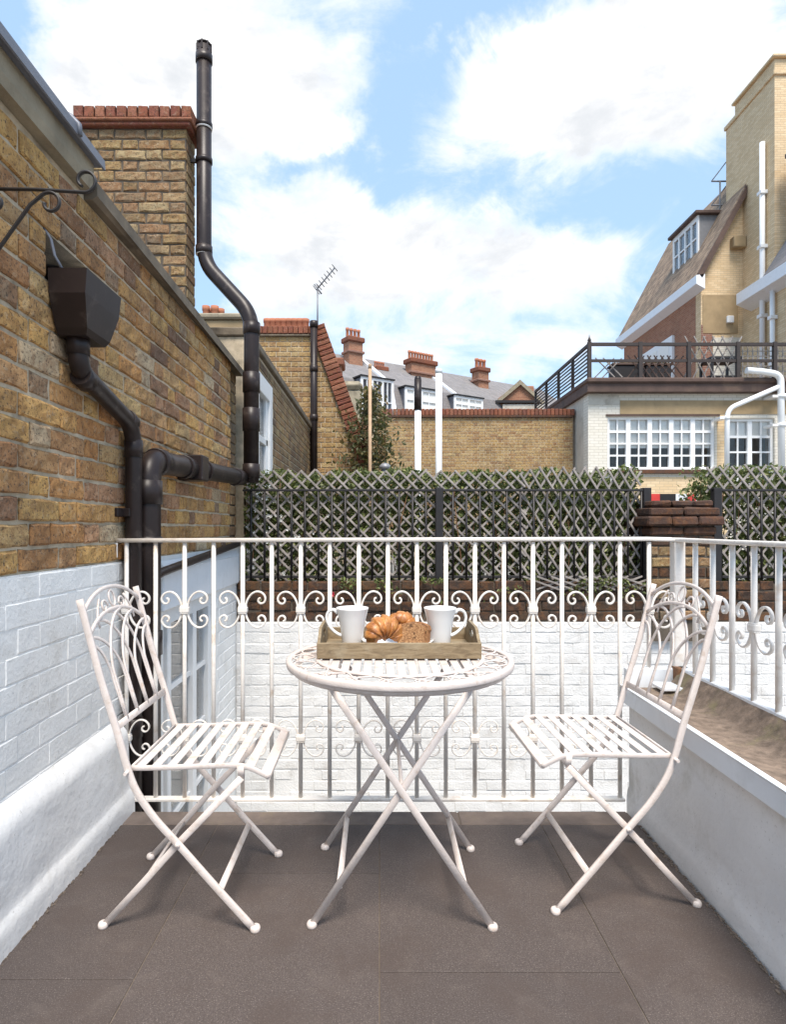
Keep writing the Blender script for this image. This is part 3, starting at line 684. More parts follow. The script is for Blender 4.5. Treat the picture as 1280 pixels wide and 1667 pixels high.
x = xt+.05
sm_ = [brick_mesh('capping_brick', .066, .11, M['red_brick'], .003, seed=120+i, depth=.4, ch=.007) for i in range(4)]
while x > xl+.2: inst('capping_brick', random.choice(sm_), gw, (x-.033, gY-.05, zt_+.09+random.uniform(-.003, .003))); x -= .076
dv = Vector((xb-xt, 0, zb-zt_)); Ld = dv.length; dv.normalize(); ang = atan2(-dv.z, dv.x)
k = 0; s = -.10
rk = [brick_mesh('raked_brick', .068, .215, M['red_brick'], .004, seed=140+i, depth=.42, ch=.008) for i in range(4)]
while s < Ld+.3:
    p = Vector((xt, 0, zt_))+dv*s+Vector((-dv.z, 0, dv.x))*.085
    inst('raked_brick', random.choice(rk), gw, (p.x, gY-.055, p.z), (0, ang, 0)); s += .078
px = 436
while px < 504:
    p = at(px, 546, gY+.2); pm = MB(); h = .19
    pm.lathe([(.055, 0), (.058, h*.7), (.066, h*.75), (.066, h), (.052, h), (.05, h*.6)], (p.x, gY+.18, zt_+.13), 12); obj('chimney_pot', pm, M['pot'], gw); px += 8.7
dp = thing('drainpipe', 'black iron drainpipe up the yellow gable, below the television aerial', 'drainpipe', at(511, 760, 9.1))
pth = MB(); pth.tube([at(511, 800, 9.1), at(511, 524, 9.1)], .052, 14); obj('pipe', pth, M['pvc'], dp)
for py in (528, 600, 680): obj('collar', (lambda m_: (collar(m_, at(511, py, 9.1), (0, 0, 1), .062, .09), m_)[1])(MB()), M['pvc'], dp)
ta = thing('tv_aerial', 'grey television aerial on a thin mast against the sky', 'aerial', at(517, 545, 9.32))
obj('mast', MB().tube([at(517, 560, 9.32), at(517, 464, 9.32)], .013, 8), M['grey_metal'], ta)
a, b = at(515, 472, 9.32), at(545, 436, 9.32)
obj('boom', MB().tube([a, b], .011, 6), M['grey_metal'], ta)
el_ = MB()
for i in range(8):
    p = a+(b-a)*(i/7); L_ = .07 if i else .12; el_.tube([p+Vector((-.035, -L_, .02)), p+Vector((.035, L_, -.02))], .007, 5)
el_.tube([a+Vector((-.03, 0, .09)), a+Vector((.08, 0, -.06))], .012, 5)
obj('element', el_, M['grey_metal'], ta)
rs = thing('rendered_chimney', 'low rendered chimney with squat orange pots peeping over the coping beside the fat pipe', 'chimney', at(370, 560, 7.4))
p0, p1 = at(318, 520, 7.4), at(402, 520, 7.4)
obj('stack', MB().cbox(p0.x, p1.x, 7.4, 8.0, .3, p0.z, .02), M['render_tan'], rs); obj('cap', MB().cbox(p0.x-.03, p1.x+.03, 7.36, 8.04, p0.z, p0.z+.07, .02), M['stone'], rs)
for i, px in enumerate((339, 346, 353, 359)):
    q = at(px, 516, 7.7); pm = MB(); pm.lathe([(.042, 0), (.042, .10), (.05, .11), (.05, .16), (.036, .16), (.034, .05)], (q.x, 7.6+.1*(i % 2), p0.z+.07), 10); obj('chimney_pot', pm, M['pot'], rs)

# ------------------------------------------------------------------ low parapet on the right
pw = thing('parapet_wall', 'low grey white rendered parapet with a mossy felt top and white edge board', 'parapet', (.97, 1.2, 0))
c = MB(); c.box(.985, 1.30, -2.6, 2.405, -.3, .466); obj('core', c, M['parapet'], pw)
pr = [(.984, .46), (.9845, .44)]+[(.9835-.004*(i/6), .42-.33*i/6) for i in range(7)]+[(.974, .07), (.971, .04), (.970, -.018)]
pm = plinth_mesh(-1, -2.6, 2.41, pr, 120, .0042, 4.7); obj('render_coat', pm, M['parapet'], pw)
obj('roof_felt', MB().box(.958, 1.17, -2.6, 2.40, .467, .478), M['felt'], pw)
fm = MB(); N1, N2 = 70, 8; vs = []
for j in range(N1+1):
    y = -.2+2.58*j/N1
    for i in range(N2+1):
        x = .962+.208*i/N2; e = i/N2
        vs.append((x, y, .481+.003*noise.noise(Vector((x*14, y*7, 2)))+.0025*noise.noise(Vector((x*60, y*60, 5)))+.07*max(0, (e-.68)/.32)**1.3+.006*max(0, .2-e)/.2))
fm.add(vs, [(j*(N2+1)+i, j*(N2+1)+i+1, (j+1)*(N2+1)+i+1, (j+1)*(N2+1)+i) for j in range(N1) for i in range(N2)], True); obj('moss_layer', fm, M['felt'], pw)
obj('edge_board', MB().cbox(.950, .972, -2.6, 2.412, .420, .4835, .003), M['trim'], pw)
obj('drip_edge', MB().cbox(.946, .966, -2.6, 2.413, .4838, .4885, .0015), M['trim'], pw)
obj('upstand', MB().cbox(1.168, 1.215, -2.6, 2.45, .40, .560, .004), M['trim'], pw)
obj('upstand', MB().cbox(.974, 1.160, 2.413, 2.45, .44, .551, .005), M['trim'], pw)
obj('base_plate', MB().cbox(1.055, 1.158, 2.285, 2.385, .492, .505, .003), M['trim'], pw)

# ------------------------------------------------------------------ wrought iron railing
RY, RX = 2.425, 1.178; RT = 1.052
ir = thing('iron_railing', 'white wrought iron railing with scrollwork around the terrace edge', 'railing', (0, RY, 0))
tr = MB(); corner = [(-1.058, RY, RT), (1.06, RY, RT+.006), (RX-.03, RY, RT+.004)]+[(RX-.03+.03*sin(t), RY-.03+.03*cos(t), RT+.003) for t in (.3, .8, 1.2)]+[(RX, RY-.05, RT+.002), (RX, 1.4, RT), (RX, -.6, RT)]
tr.sweep(corner, rrect(.034, .016), n=(0, 0, 1)); obj('top_rail', tr, M['rail'], ir)
obj('bottom_rail', MB().cbox(-1.012, .966, RY-.016, RY+.016, .026, .038, .002), M['rail'], ir)
obj('wall_plate', MB().cbox(-1.062, -1.028, RY-.02, RY-.013, .985, 1.043, .002), M['rail'], ir)
bal = MB(); bal.tube([(0, 0, .036), (0, 0, RT-.006)], .0085, 10); bal_m = bal.mesh('baluster', M['rail'])
bs = MB(); bs.tube([(0, 0, .551), (0, 0, RT-.006)], .0085, 10); bal_s = bs.mesh('baluster', M['rail'])
fo = MB(); 
def cscroll():
    """one C-scroll to the right of its bar, in local (x, z), both halves"""
    up_ = [(.0105, 0), (.0125, .018), (.020, .040), (.034, .060), (.053, .0705), (.072, .068), (.086, .056), (.090, .040), (.083, .027), (.071, .024), (.062, .032), (.064, .043), (.071, .045)]
    pts = [(x, 0, -z) for x, z in up_[::-1]]+[(x, 0, z) for x, z in up_[1:]]
    return smooth_path(pts, 3)
scm = MB(); scm.sweep(cscroll(), rrect(.0072, .011), n=(0, 1, 0)); sc_mesh = scm.mesh('scroll', M['rail'])
sct = MB(); sct.sweep(cscroll(), rrect(.0052, .010), n=(0, 1, 0)); sc_thin = sct.mesh('scroll', M['rail'])
com = MB(); com.cbox(-.0185, .0185, -.013, .013, -.011, .011, .003); com.cbox(-.0165, .0165, -.0115, .0115, -.016, .016, .002); co_mesh = com.mesh('collar', M['rail'])
ns = MB(); ns.lathe([(.0001, .004), (.008, .003), (.013, -.006), (.009, -.012)], (0, 0, 0), 10); 
for k in range(19):
    x = -.9995+.1147*k
    o_ = inst('baluster', bal_m if k < 18 else bal_s, ir, (x, RY, 0), (0, 0, random.uniform(0, 1)))
    if k % 2 == 0:
        for zc_, me in ((.779, sc_mesh), (.272, sc_thin)):
            if k == 18 and zc_ < .5: continue
            inst('collar', co_mesh, ir, (x, RY, zc_))
            inst('scroll', me, ir, (x, RY, zc_), (0, random.uniform(-.02, .02), 0))
            if k > 0: inst('scroll', me, ir, (x, RY, zc_), (0, random.uniform(-.02, .02), pi))
pm = MB(); pm.cbox(RX-.0215, RX+.0215, RY-.0215, RY+.0215, .50, RT-.006, .003); obj('corner_post', pm, M['rail'], ir)
pm = MB(); pm.cbox(RX-.024, RX+.024, RY-.024-.03, RY+.002, .505, .56, .004); obj('post_foot', pm, M['rust'], ir)
b2m = MB(); b2m.tube([(0, 0, .551), (0, 0, RT-.006)], .0095, 10); b2_m = b2m.mesh('baluster', M['rail'])
for k in range(24):
    y = 2.288-.1195*k
    inst('baluster', b2_m, ir, (RX, y, 0))
    if k % 2 == 1:
        inst('collar', co_mesh, ir, (RX, y, .788), (0, 0, pi/2))
        inst('scroll', sc_mesh, ir, (RX, y, .788), (0, 0, pi/2)); inst('scroll', sc_mesh, ir, (RX, y, .788), (0, 0, -pi/2))

# ------------------------------------------------------------------ white garden wall across the light well
OY = 4.40; OT = .427
ow = thing('garden_wall', 'white painted rough brick wall across the light well, bare dark bricks along its top', 'garden wall', (1, OY, 0))
obj('painted_core', MB().box(-1.03, 4.6, OY+.003, OY+.34, -2.2, OT-.002), M['white_rough'], ow)
obj('core', MB().box(-1.03, 4.6, OY+.035, OY+.34, OT-.001, .70), M['mortar_dark'], ow)
st = MB(); n_ = 0
for u, z, ln, hd, full, r in courses(-1.025, 4.5, OT, 26, down=True, off=.05, L=.2245, gap=.0005):
    if u < 2.75 and n_ < 300 and z > -.62: B_ROUGH.place(ow, (u, OY-.0005, z), '-y', hd, sx=ln/full, jit=.0028, name='painted_brick'); n_ += 1
    else: joined(st, (u, OY, z), ln, .067, '-y', j=.004)
obj('painted_brick', st, M['white_rough'], ow, kind='stuff')
for u, z, ln, hd, full, r in courses(-1.02, 4.5, OT+.002, 4, pitch=.0735):
    if u > 3.2: continue
    B_DARK.place(ow, (u, OY+.022+(.006 if r == 0 else 0), z), '-y', hd, sx=ln/full, jit=.008)
bd = MB(); bd.box(-1.02, 12, OY+.345, 15.9, -2.2, .40); tag(obj('flat_roof', bd, M['deck']), kind='structure')

# ------------------------------------------------------------------ iron fences with trellis and hedges
FY = 4.50
bar_m = MB().tube([(0, 0, .72), (0, 0, 1.384)], .0085, 8).mesh('bar', M['iron'])
def iron_fence(label, x0, x1, posts, spacing=.0985):
    t = thing('iron_fence', label, 'fence', ((x0+x1)/2, FY, .7), 'black iron fences on the garden wall')
    obj('top_rail', MB().cbox(x0, x1, FY-.020, FY+.008, 1.370, 1.386, .002), M['iron'], t)
    obj('bottom_rail', MB().cbox(x0, x1, FY-.014, FY+.008, .736, .754, .002), M['iron'], t)
    for p in posts: obj('post', MB().cbox(p-.028, p+.028, FY-.028, FY+.028, .62, 1.396, .003), M['iron'], t)
    x = x0+.06
    while x < x1-.02:
        if all(abs(x-p) > .03 for p in posts): inst('bar', bar_m, t, (x, FY-.010, 0))
        x += spacing
    return t
iron_fence('long black iron fence on the garden wall, grey trellis tied behind', -1.0, 1.985, (.437, 1.955))
iron_fence('short black iron fence right of the stepped brick pier', 2.44, 4.4, (2.468, 4.38))
def trellis(label, x0, x1, spacing, z0, z1, lean, jit=.007, y=FY+.035, group='expanding wooden trellis panels on the fences'):
    t = thing('trellis', label, 'trellis', ((x0+x1)/2, y, z0), group)
    H = z1-z0; dx = H*lean
    for s in (1, -1):
        x = x0-dx
        while x < x1+dx:
            a, b = Vector((x-s*dx/2, 0, z0)), Vector((x+s*dx/2, 0, z1)); lo, hi = 0., 1.
            d = b-a
            for lim, sg in ((x0, 1), (x1, -1)):
                if abs(d.x) > 1e-6:
                    tt = (lim-a.x)/d.x
                    if (d.x > 0) == (sg > 0): lo = max(lo, tt)
                    else: hi = min(hi, tt)
            if hi-lo > .06:
                jx = random.uniform(-jit, jit); e = random.uniform(-.012, .012)
                p, q = a+d*lo, a+d*hi+Vector((0, 0, e)); yy = y+(.005 if s > 0 else -.005)+random.uniform(-.002, .002)
                obj('slat', MB().sweep([(p.x+jx, yy, p.z), ((p.x+q.x)/2+jx+random.uniform(-.003, .003), yy, (p.z+q.z)/2), (q.x+random.uniform(-jit, jit), yy, q.z)], rrect(.0155, .0085, .002), n=(0, 1, 0), smooth=False), M['trellis'], t)
            x += spacing
    return t
trellis('wide grey wooden trellis with even diamonds behind the long iron fence', -.98, 1.08, .1025, .70, 1.525, 1.0)
trellis('stretched grey trellis with narrow tall diamonds next to the brick pier', 1.04, 1.93, .083, .72, 1.545, .62, jit=.008)
trellis('grey trellis behind the short iron fence, right of the brick pier', 2.42, 4.35, .097, .74, 1.56, .80, jit=.006)
tf = thing('trellis_offcut', 'loose pale trellis offcut lying flattened along the dark brick edge', 'trellis', (1.55, OY-.03, .72))
for i in range(9):
    x = 1.16+.1*i
    for s in (1, -1):
        if 1.05 < x-.12*s < 2.0: obj('slat', MB().bar((x-.13*s, OY+.006+.006*s, .660), (x+.13*s, OY+.006+.006*s, .755), .0125, .006, (0, 1, 0)), M['trellis'], tf)
def leaf_cloud(mb, n, sample, size, up=.3, fold=True):
    for _ in range(n):
        p = sample()
        if p is None: continue
        s = random.uniform(*size); th = random.uniform(0, 2*pi)
        nrm = Vector((random.gauss(0, 1), random.gauss(-.5, 1), random.gauss(up, .8))).normalized()
        a = nrm.orthogonal().normalized(); b = nrm.cross(a); u = a*cos(th)+b*sin(th); v = nrm.cross(u)
        c = Vector(p); k = nrm*s*.12
        mb.add([c-u*s*.5, c-v*s*.26+k, c+u*s*.5, c+v*s*.26+k], [(0, 1, 2), (0, 2, 3)])
def hedge(label, x0, x1, y0, y1, z0, ztop, n, size=(.026, .056), group=None, flowers=0):
    t = thing('hedge', label, 'hedge', ((x0+x1)/2, (y0+y1)/2, z0), group)
    def smp():
        x = random.uniform(x0, x1); y = y0+(y1-y0)*random.random()**1.3
        top = ztop+.035*noise.noise(Vector((x*3, 7, 1)))+.05*noise.noise(Vector((x*11, 3, 1)))
        z = z0+(top-z0)*random.random()**.85
        if noise.noise(Vector((x*6, y*3, z*6))) < -.42: return None
        return x, y, z
    m = MB(); leaf_cloud(m, n, smp, size); obj('foliage', m, M['leaf'], t, kind='stuff')
    s_ = MB()
    for _ in range(int((x1-x0)*38)):
        x = random.uniform(x0, x1); y = random.uniform(y0, y1); z = z0
        pts = [(x, y, z)]
        for k in range(3): x += random.uniform(-.08, .08); y += random.uniform(-.03, .03); z += (ztop-z0)*random.uniform(.22, .34); pts.append((x, y, min(z, ztop+.01)))
        s_.sweep(pts, circ(.004, 4), scale=[1.3, 1, .8, .5])
    obj('stem', s_, M['rust'], t, kind='stuff')
    if flowers:
        f = MB(); 
        for _ in range(flowers):
            x = x0+.02+abs(random.gauss(0, .22)); z = random.uniform(z0+.1, ztop-.15); c = Vector((x, y0-random.uniform(.01, .05), z))
            for k in range(5):
                a = 2*pi*k/5+random.random(); r = random.uniform(.006, .011)
                f.add([c, c+Vector((r*cos(a-.4), -.004, r*sin(a-.4))), c+Vector((r*1.5*cos(a), -.006, r*1.5*sin(a))), c+Vector((r*cos(a+.4), -.004, r*sin(a+.4)))], [(0, 1, 2, 3)])
        obj('blossom', f, M['petal'], t, kind='stuff')
        fr = MB(); c = Vector((at(541, 966, 4.44).x, 4.385, at(541, 966, 4.44).z))
        for k in range(9):
            a = 2*pi*k/9; fr.add([c, c+Vector((.016*cos(a-.4), -.01, .016*sin(a-.4))), c+Vector((.024*cos(a), -.004*(k % 3), .024*sin(a))), c+Vector((.016*cos(a+.4), -.01, .016*sin(a+.4)))], [(0, 1, 2, 3)])
        obj('red_blossom', fr, M['petal_red'], t)
    return t
hedge('long green hedge behind the iron fence with white flowers at its left end', -1.0, 1.96, FY+.042, FY+.42, .45, 1.53, 36000, group='hedges behind the fences', flowers=70)
hedge('green hedge behind the short fence right of the brick pier', 2.40, 4.35, FY+.042, FY+.45, .45, 1.56, 21000, group='hedges behind the fences')
hedge('lower fresh green hedge showing above the stepped brick pier', 1.95, 2.75, 6.6, 7.1, .45, 1.62, 5200, size=(.045, .08))
# creeping plants hanging over the dark bricks
iv = MB()
def smp():
    x = random.uniform(-1.0, 1.95); z = .745-abs(random.gauss(0, .06))
    return (x, OY+.0-random.uniform(0, .03), z) if noise.noise(Vector((x*4, 0, z*5))) > -.05 else None
leaf_cloud(iv, 1500, smp, (.02, .04)); o_ = obj('creeper', iv, M['leaf'], kind='stuff'); tag(o_, 'small green creeper trailing over the dark bricks under the iron fence', 'creeper')

# ------------------------------------------------------------------ stepped brick pier, barrier board
pY = 4.34
bp = thing('brick_pier', 'squat brick pier with brown stepped capping between the two iron fences', 'brick pier', (2.2, pY, .4))
xa, xb_ = at(1062, 0, pY).x, at(1164, 0, pY).x
obj('core', MB().box(xa+.01, xb_-.01, pY+.012, pY+.4, .3, 1.22), M['mortar_dark'], bp)
for u, z, ln, hd, full, r in courses(xa, xb_, 1.05, 8, down=True, bond='flemish'): (B_DULL if r % 3 else B_DARK).place(bp, (u, pY, z), '-y', hd, sx=ln/full, jit=.006)
z = 1.052
for k, (ex, h) in enumerate(((.015, .066), (.055, .070), (.03, .066), (.0, .05))):
    x = xa-ex; W_ = xb_-xa+2*ex; nb = 3 if k % 2 else 2
    for i in range(nb):
        m_ = MB(); l_ = W_/nb; m_.cbox(x+i*l_+.004, x+(i+1)*l_-.004, pY-ex*.8, pY+.40+ex*.5, z, z+h-.006, .012); m_.v = [(a+random.uniform(-.005, .005), b+random.uniform(-.004, .004), c+random.uniform(-.004, .004)) for a, b, c in m_.v]
        obj('capping_brick', m_, M['brown_brick'], bp)
    z += h
bb = thing('barrier_board', 'red and white striped barrier board behind the brick pier', 'barrier', (2.9, 6.2, 1.3))
xs = [(1050, 1075, 'red_paint'), (1075, 1101, 'iron'), (1101, 1120, 'trim'), (1120, 1134, 'red_paint'), (1134, 1137, 'trim')]
for a, b, m_ in xs: obj('stripe', MB().box(at(a, 0, 6.2).x, at(b, 0, 6.2).x, 6.2, 6.23, at(0, 822, 6.2).z, at(0, 804, 6.2).z), M[m_], bb)
for px in (1056, 1131):
    q = at(px, 0, 6.24).x; obj('leg', MB().box(q-.02, q+.02, 6.232, 6.26, .40, at(0, 806, 6.2).z), M['iron'], bb)

# ------------------------------------------------------------------ bistro chairs
PATH = [(-.270, .905), (-.2420, .80), (-.2096, .68), (-.1676, .546), (-.139, .445), (-.112, .378), (-.064, .307), (0, .236), (.101, .122), (.205, .008)]
def post_x(z):
    for (a, b), (c, d) in zip(PATH, PATH[1:]):
        if d <= z <= b: return a+(c-a)*(b-z)/(b-d)
    return PATH[0][0]+(PATH[0][1]-z)*.26 if z > PATH[0][1] else PATH[-1][0]
HW = .1925
def make_chair():
    t = thing('folding_chair', 'cream metal folding chair beside the white painted wall, at the left of the table', 'chair', (0, 0, 0), 'bistro chairs at the table')
    sp3 = smooth_path([(x, 0, z) for x, z in PATH], 4)
    for s in (-1, 1):
        lg = obj('long_leg', MB().sweep([(p.x, s*HW, p.z) for p in sp3], rrect(.0185, .010), n=(0, 1, 0)), M['furn'], t)
        obj('foot', MB().lathe([(.001, .0165), (.009, .016), (.0124, .0135), (.0142, .009), (.0142, .003), (.013, 0), (.001, 0)], (.211, s*HW, 0), 16), M['furn'], lg)
        obj('rivet', MB().lathe([(.001, .010), (.006, .009), (.008, .004), (.008, -.004)], (0, 0, 0), 10).xf(Matrix.Translation((.0, s*HW, .236)) @ Matrix.Rotation(-s*pi/2, 4, 'X')), M['furn'], lg)
        y2 = s*(HW-.016)
        l2 = obj('short_leg', MB().sweep([(.170, y2, .412), (.05, y2, .287), (0, y2, .236), (-.10, y2, .124), (-.207, y2, .008)], rrect(.0185, .009), n=(0, 1, 0)), M['furn'], t)
        obj('foot', MB().lathe([(.001, .0165), (.009, .016), (.0124, .0135), (.0142, .009), (.0142, .003), (.013, 0), (.001, 0)], (-.212, y2, 0), 16), M['furn'], l2)
        obj('hanger', MB().sweep([(.170, y2, .412), (.168, y2+s*.008, .446)], rrect(.018, .004), n=(0, 1, 0)), M['furn'], t)
    obj('stretcher', MB().sweep([(.113, -HW+.004, .108), (.113, HW-.004, .108)], rrect(.018, .006), n=(.7, 0, .7)), M['furn'], t)
    obj('stretcher', MB().sweep([(-.105, -HW+.02, .119), (-.105, HW-.02, .119)], rrect(.018, .006), n=(-.7, 0, .7)), M['furn'], t)
    sf = MB()
    sp_ = smooth_path([(-.130, .440), (-.05, .440), (.06, .444), (.15, .447), (.185, .444), (.215, .432), (.247, .414)], 3) if False else smooth_path([(-.132, 0, .440), (-.05, 0, .441), (.06, 0, .445), (.15, 0, .447), (.185, 0, .443), (.215, 0, .431), (.247, 0, .415)], 3)
    for s in (-1, 1): sf.sweep([(p.x, s*(HW-.012), p.z) for p in sp_], rrect(.014, .006), n=(0, 1, 0))
    for x, z in ((-.132, .440), (.247, .415)): sf.sweep([(x, -HW+.012, z), (x, HW-.012, z)], rrect(.014, .005), n=(1, 0, 0))
    obj('seat_frame', sf, M['furn'], t)
    for i in range(9):
        x = -.108+.0425*i
        z = .4435+.0035*min(1, max(0, (x+.05)/.2)); tilt = 0
        if x > .17: z = .448-(x-.165)*.44; tilt = .42
        b = MB(); b.cbox(-.0125, .0125, -HW+.010, HW-.010, 0, .0035, .001); b.xf(Matrix.Translation((x, 0, z)) @ Matrix.Rotation(tilt, 4, 'Y')); obj('slat', b, M['furn'], t)
    ax = MB(); ax.tube([(-.137, -HW-.022, .436), (-.137, HW+.022, .436)], .005, 8); obj('axle', ax, M['furn'], t)
    # back
    n_ = Vector((.97, 0, .24))
    bk = lambda y, z: (post_x(z), y, z)
    obj('back_rail', MB().sweep([bk(-HW+.004, .555), bk(HW-.004, .555)], rrect(.020, .006), n=n_), M['furn'], t)
    def arch(zs, zp): return [bk((-1+2*i/16)*(HW-.004), zs+(zp-zs)*(1-abs(-1+2*i/16)**2.3)) for i in range(17)]
    obj('back_arch', MB().sweep(arch(.868, .922), rrect(.011, .008), n=n_), M['furn'], t)
    obj('back_arch', MB().sweep(arch(.806, .858), rrect(.011, .008), n=n_), M['furn'], t)
    za = lambda y: .806+.052*(1-abs(y/(HW-.004))**2.3)
    for i in range(4):
        y0 = (-.6+.4*i)*HW
        for s in (-1, 1):
            y1 = y0+s*.80*HW
            if abs(y1) > HW*1.02: y1 = math.copysign(HW-.006, y1); ztop = .775
            else: ztop = za(y1)-.004
            if abs(y1-y0) < .05*HW: continue
            pts = [bk(y0, .557), bk(y0+s*.004, .66)]
            for k in range(1, 8):
                q = k/7; pts.append(bk(y0+(y1-y0)*(1-cos(q*pi/2))**.9, .66+(ztop-.66)*sin(q*pi/2)**1.0))
            off = n_*(.0016*s); obj('back_bar', MB().sweep([Vector(p)+off for p in smooth_path(pts, 2)], rrect(.0085, .0055), n=n_), M['furn'], t)
    # ornament between the arches
    lp = MB(); zc_ = .888
    lp.sweep([bk(.018*cos(2*pi*i/16), zc_+.024*sin(2*pi*i/16)) for i in range(16)], rrect(.006, .005), n=n_, closed=True)
    for s in (-1, 1):
        lp.sweep([bk(s*(.060+x), .868+z) for x, z in spiral(0, 0, .022, .006, pi, -1.0*pi, 20)], rrect(.006, .005), n=n_)
        lp.sweep([bk(s*.12, .815), bk(s*.122, .84), bk(s*.105, .868), bk(s*.085, .893)], rrect(.006, .005), n=n_)
    obj('scroll', lp, M['furn'], t)
    return t
ch1 = make_chair(); ch2 = copy_tree(ch1)
ch1.location = (-.551, 1.8715, 0)
ch2.location = (.706, 1.958, 0); ch2.rotation_euler = (0, 0, radians(182.6)); ch2['label'] = 'cream metal folding chair beside the low grey parapet, at the right of the table'

# ------------------------------------------------------------------ bistro table
TX, TY, TZ = .062, 1.898, .705
tb = thing('bistro_table', 'round cream metal folding table with slatted top and crossed legs', 'table', (TX, TY, 0))
R_ = .347
ring_ = lambda r, z, n=72: [(TX+r*cos(2*pi*i/n), TY+r*sin(2*pi*i/n), z) for i in range(n)]
ap = MB(); n = 96
prof = [(R_-.006, TZ-.020), (R_-.002, TZ-.021), (R_, TZ-.016), (R_+.001, TZ-.004), (R_-.003, TZ+.001), (R_-.012, TZ+.002), (R_-.018, TZ-.001), (R_-.019, TZ-.006), (R_-.010, TZ-.010), (R_-.006, TZ-.020)]
ap.lathe(prof, (TX, TY, 0), n); obj('rim', ap, M['furn'], tb)
lo = MB(); lo.lathe([(R_-.030, TZ-.036), (R_-.020, TZ-.036), (R_-.016, TZ-.022), (R_-.022, TZ-.020), (R_-.030, TZ-.036)], (TX, TY, 0), n); obj('under_ring', lo, M['furn'], tb)
ri = .252
obj('inner_ring', MB().lathe([(ri-.007, TZ-.006), (ri+.007, TZ-.006), (ri+.008, TZ), (ri+.004, TZ+.002), (ri-.004, TZ+.002), (ri-.008, TZ), (ri-.007, TZ-.006)], (TX, TY, 0), n), M['furn'], tb)
x = -.224
while x < .23:
    hl = sqrt(ri**2-x*x)-.004; obj('slat', MB().cbox(TX+x-.0118, TX+x+.0118, TY-hl, TY+hl, TZ-.005, TZ-.0015, .001), M['furn'], tb); x += .032
lf = MB()
for k in range(20):
    a0 = 2*pi*k/20; a1 = a0+2*pi/20
    for s in (0, 1):
        pts = []
        for i in range(11):
            q = i/10; a = (a0+(a1-a0)*q) if s == 0 else (a1-(a1-a0)*q)
            r = ri+.010+(R_-.020-ri-.010)*(.5-.5*cos(pi*q)); pts.append((TX+r*cos(a), TY+r*sin(a), TZ-.002-s*.002))
        lf.sweep(pts, rrect(.0055, .0035), n=(0, 0, 1))
    am = (a0+a1)/2; rm = (ri+R_)/2
    lf.sweep([(TX+rm*cos(am)+.016*cos(2*pi*i/12), TY+rm*sin(am)+.016*sin(2*pi*i/12), TZ-.003) for i in range(12)], rrect(.004, .003), n=(0, 0, 1), closed=True)
obj('leaf_scroll', lf, M['furn'], tb)
for ys, dy in ((-.207, 1), (.205, -1)):
    for s in (1, -1):
        Y = TY+ys+s*.0055
        lg = obj('leg', MB().sweep([(TX-s*.2455, Y, .010), (TX, Y, .376), (TX+s*.2070, Y, TZ-.024)], rrect(.019, .0095), n=(0, 1, 0)), M['furn'], tb)
        obj('foot', MB().lathe([(.001, .0165), (.009, .016), (.0124, .0135), (.0145, .009), (.0145, .003), (.0132, 0), (.001, 0)], (TX-s*.249, Y, 0), 16), M['furn'], lg)
for s in (1, -1): obj('stretcher', MB().sweep([(TX-s*.173, TY-.202, .113), (TX-s*.173, TY+.20, .113)], rrect(.019, .006), n=(s*.75, 0, .65)), M['furn'], tb)
obj('spindle', MB().tube([(TX, TY-.214, .376), (TX, TY+.212, .376)], .006, 10), M['furn'], tb)
for s in (1, -1): obj('brace', MB().sweep([(TX+s*.212, TY+.12, TZ-.026), (TX+s*.190, TY+.16, .63)], rrect(.012, .005), n=(0, 1, 0)), M['furn'], tb)
for dx in (-.19, .19): obj('cross_bar', MB().cbox(TX+dx-.01, TX+dx+.01, TY-.27, TY+.27, TZ-.0245, TZ-.0075, .002), M['furn'], tb)

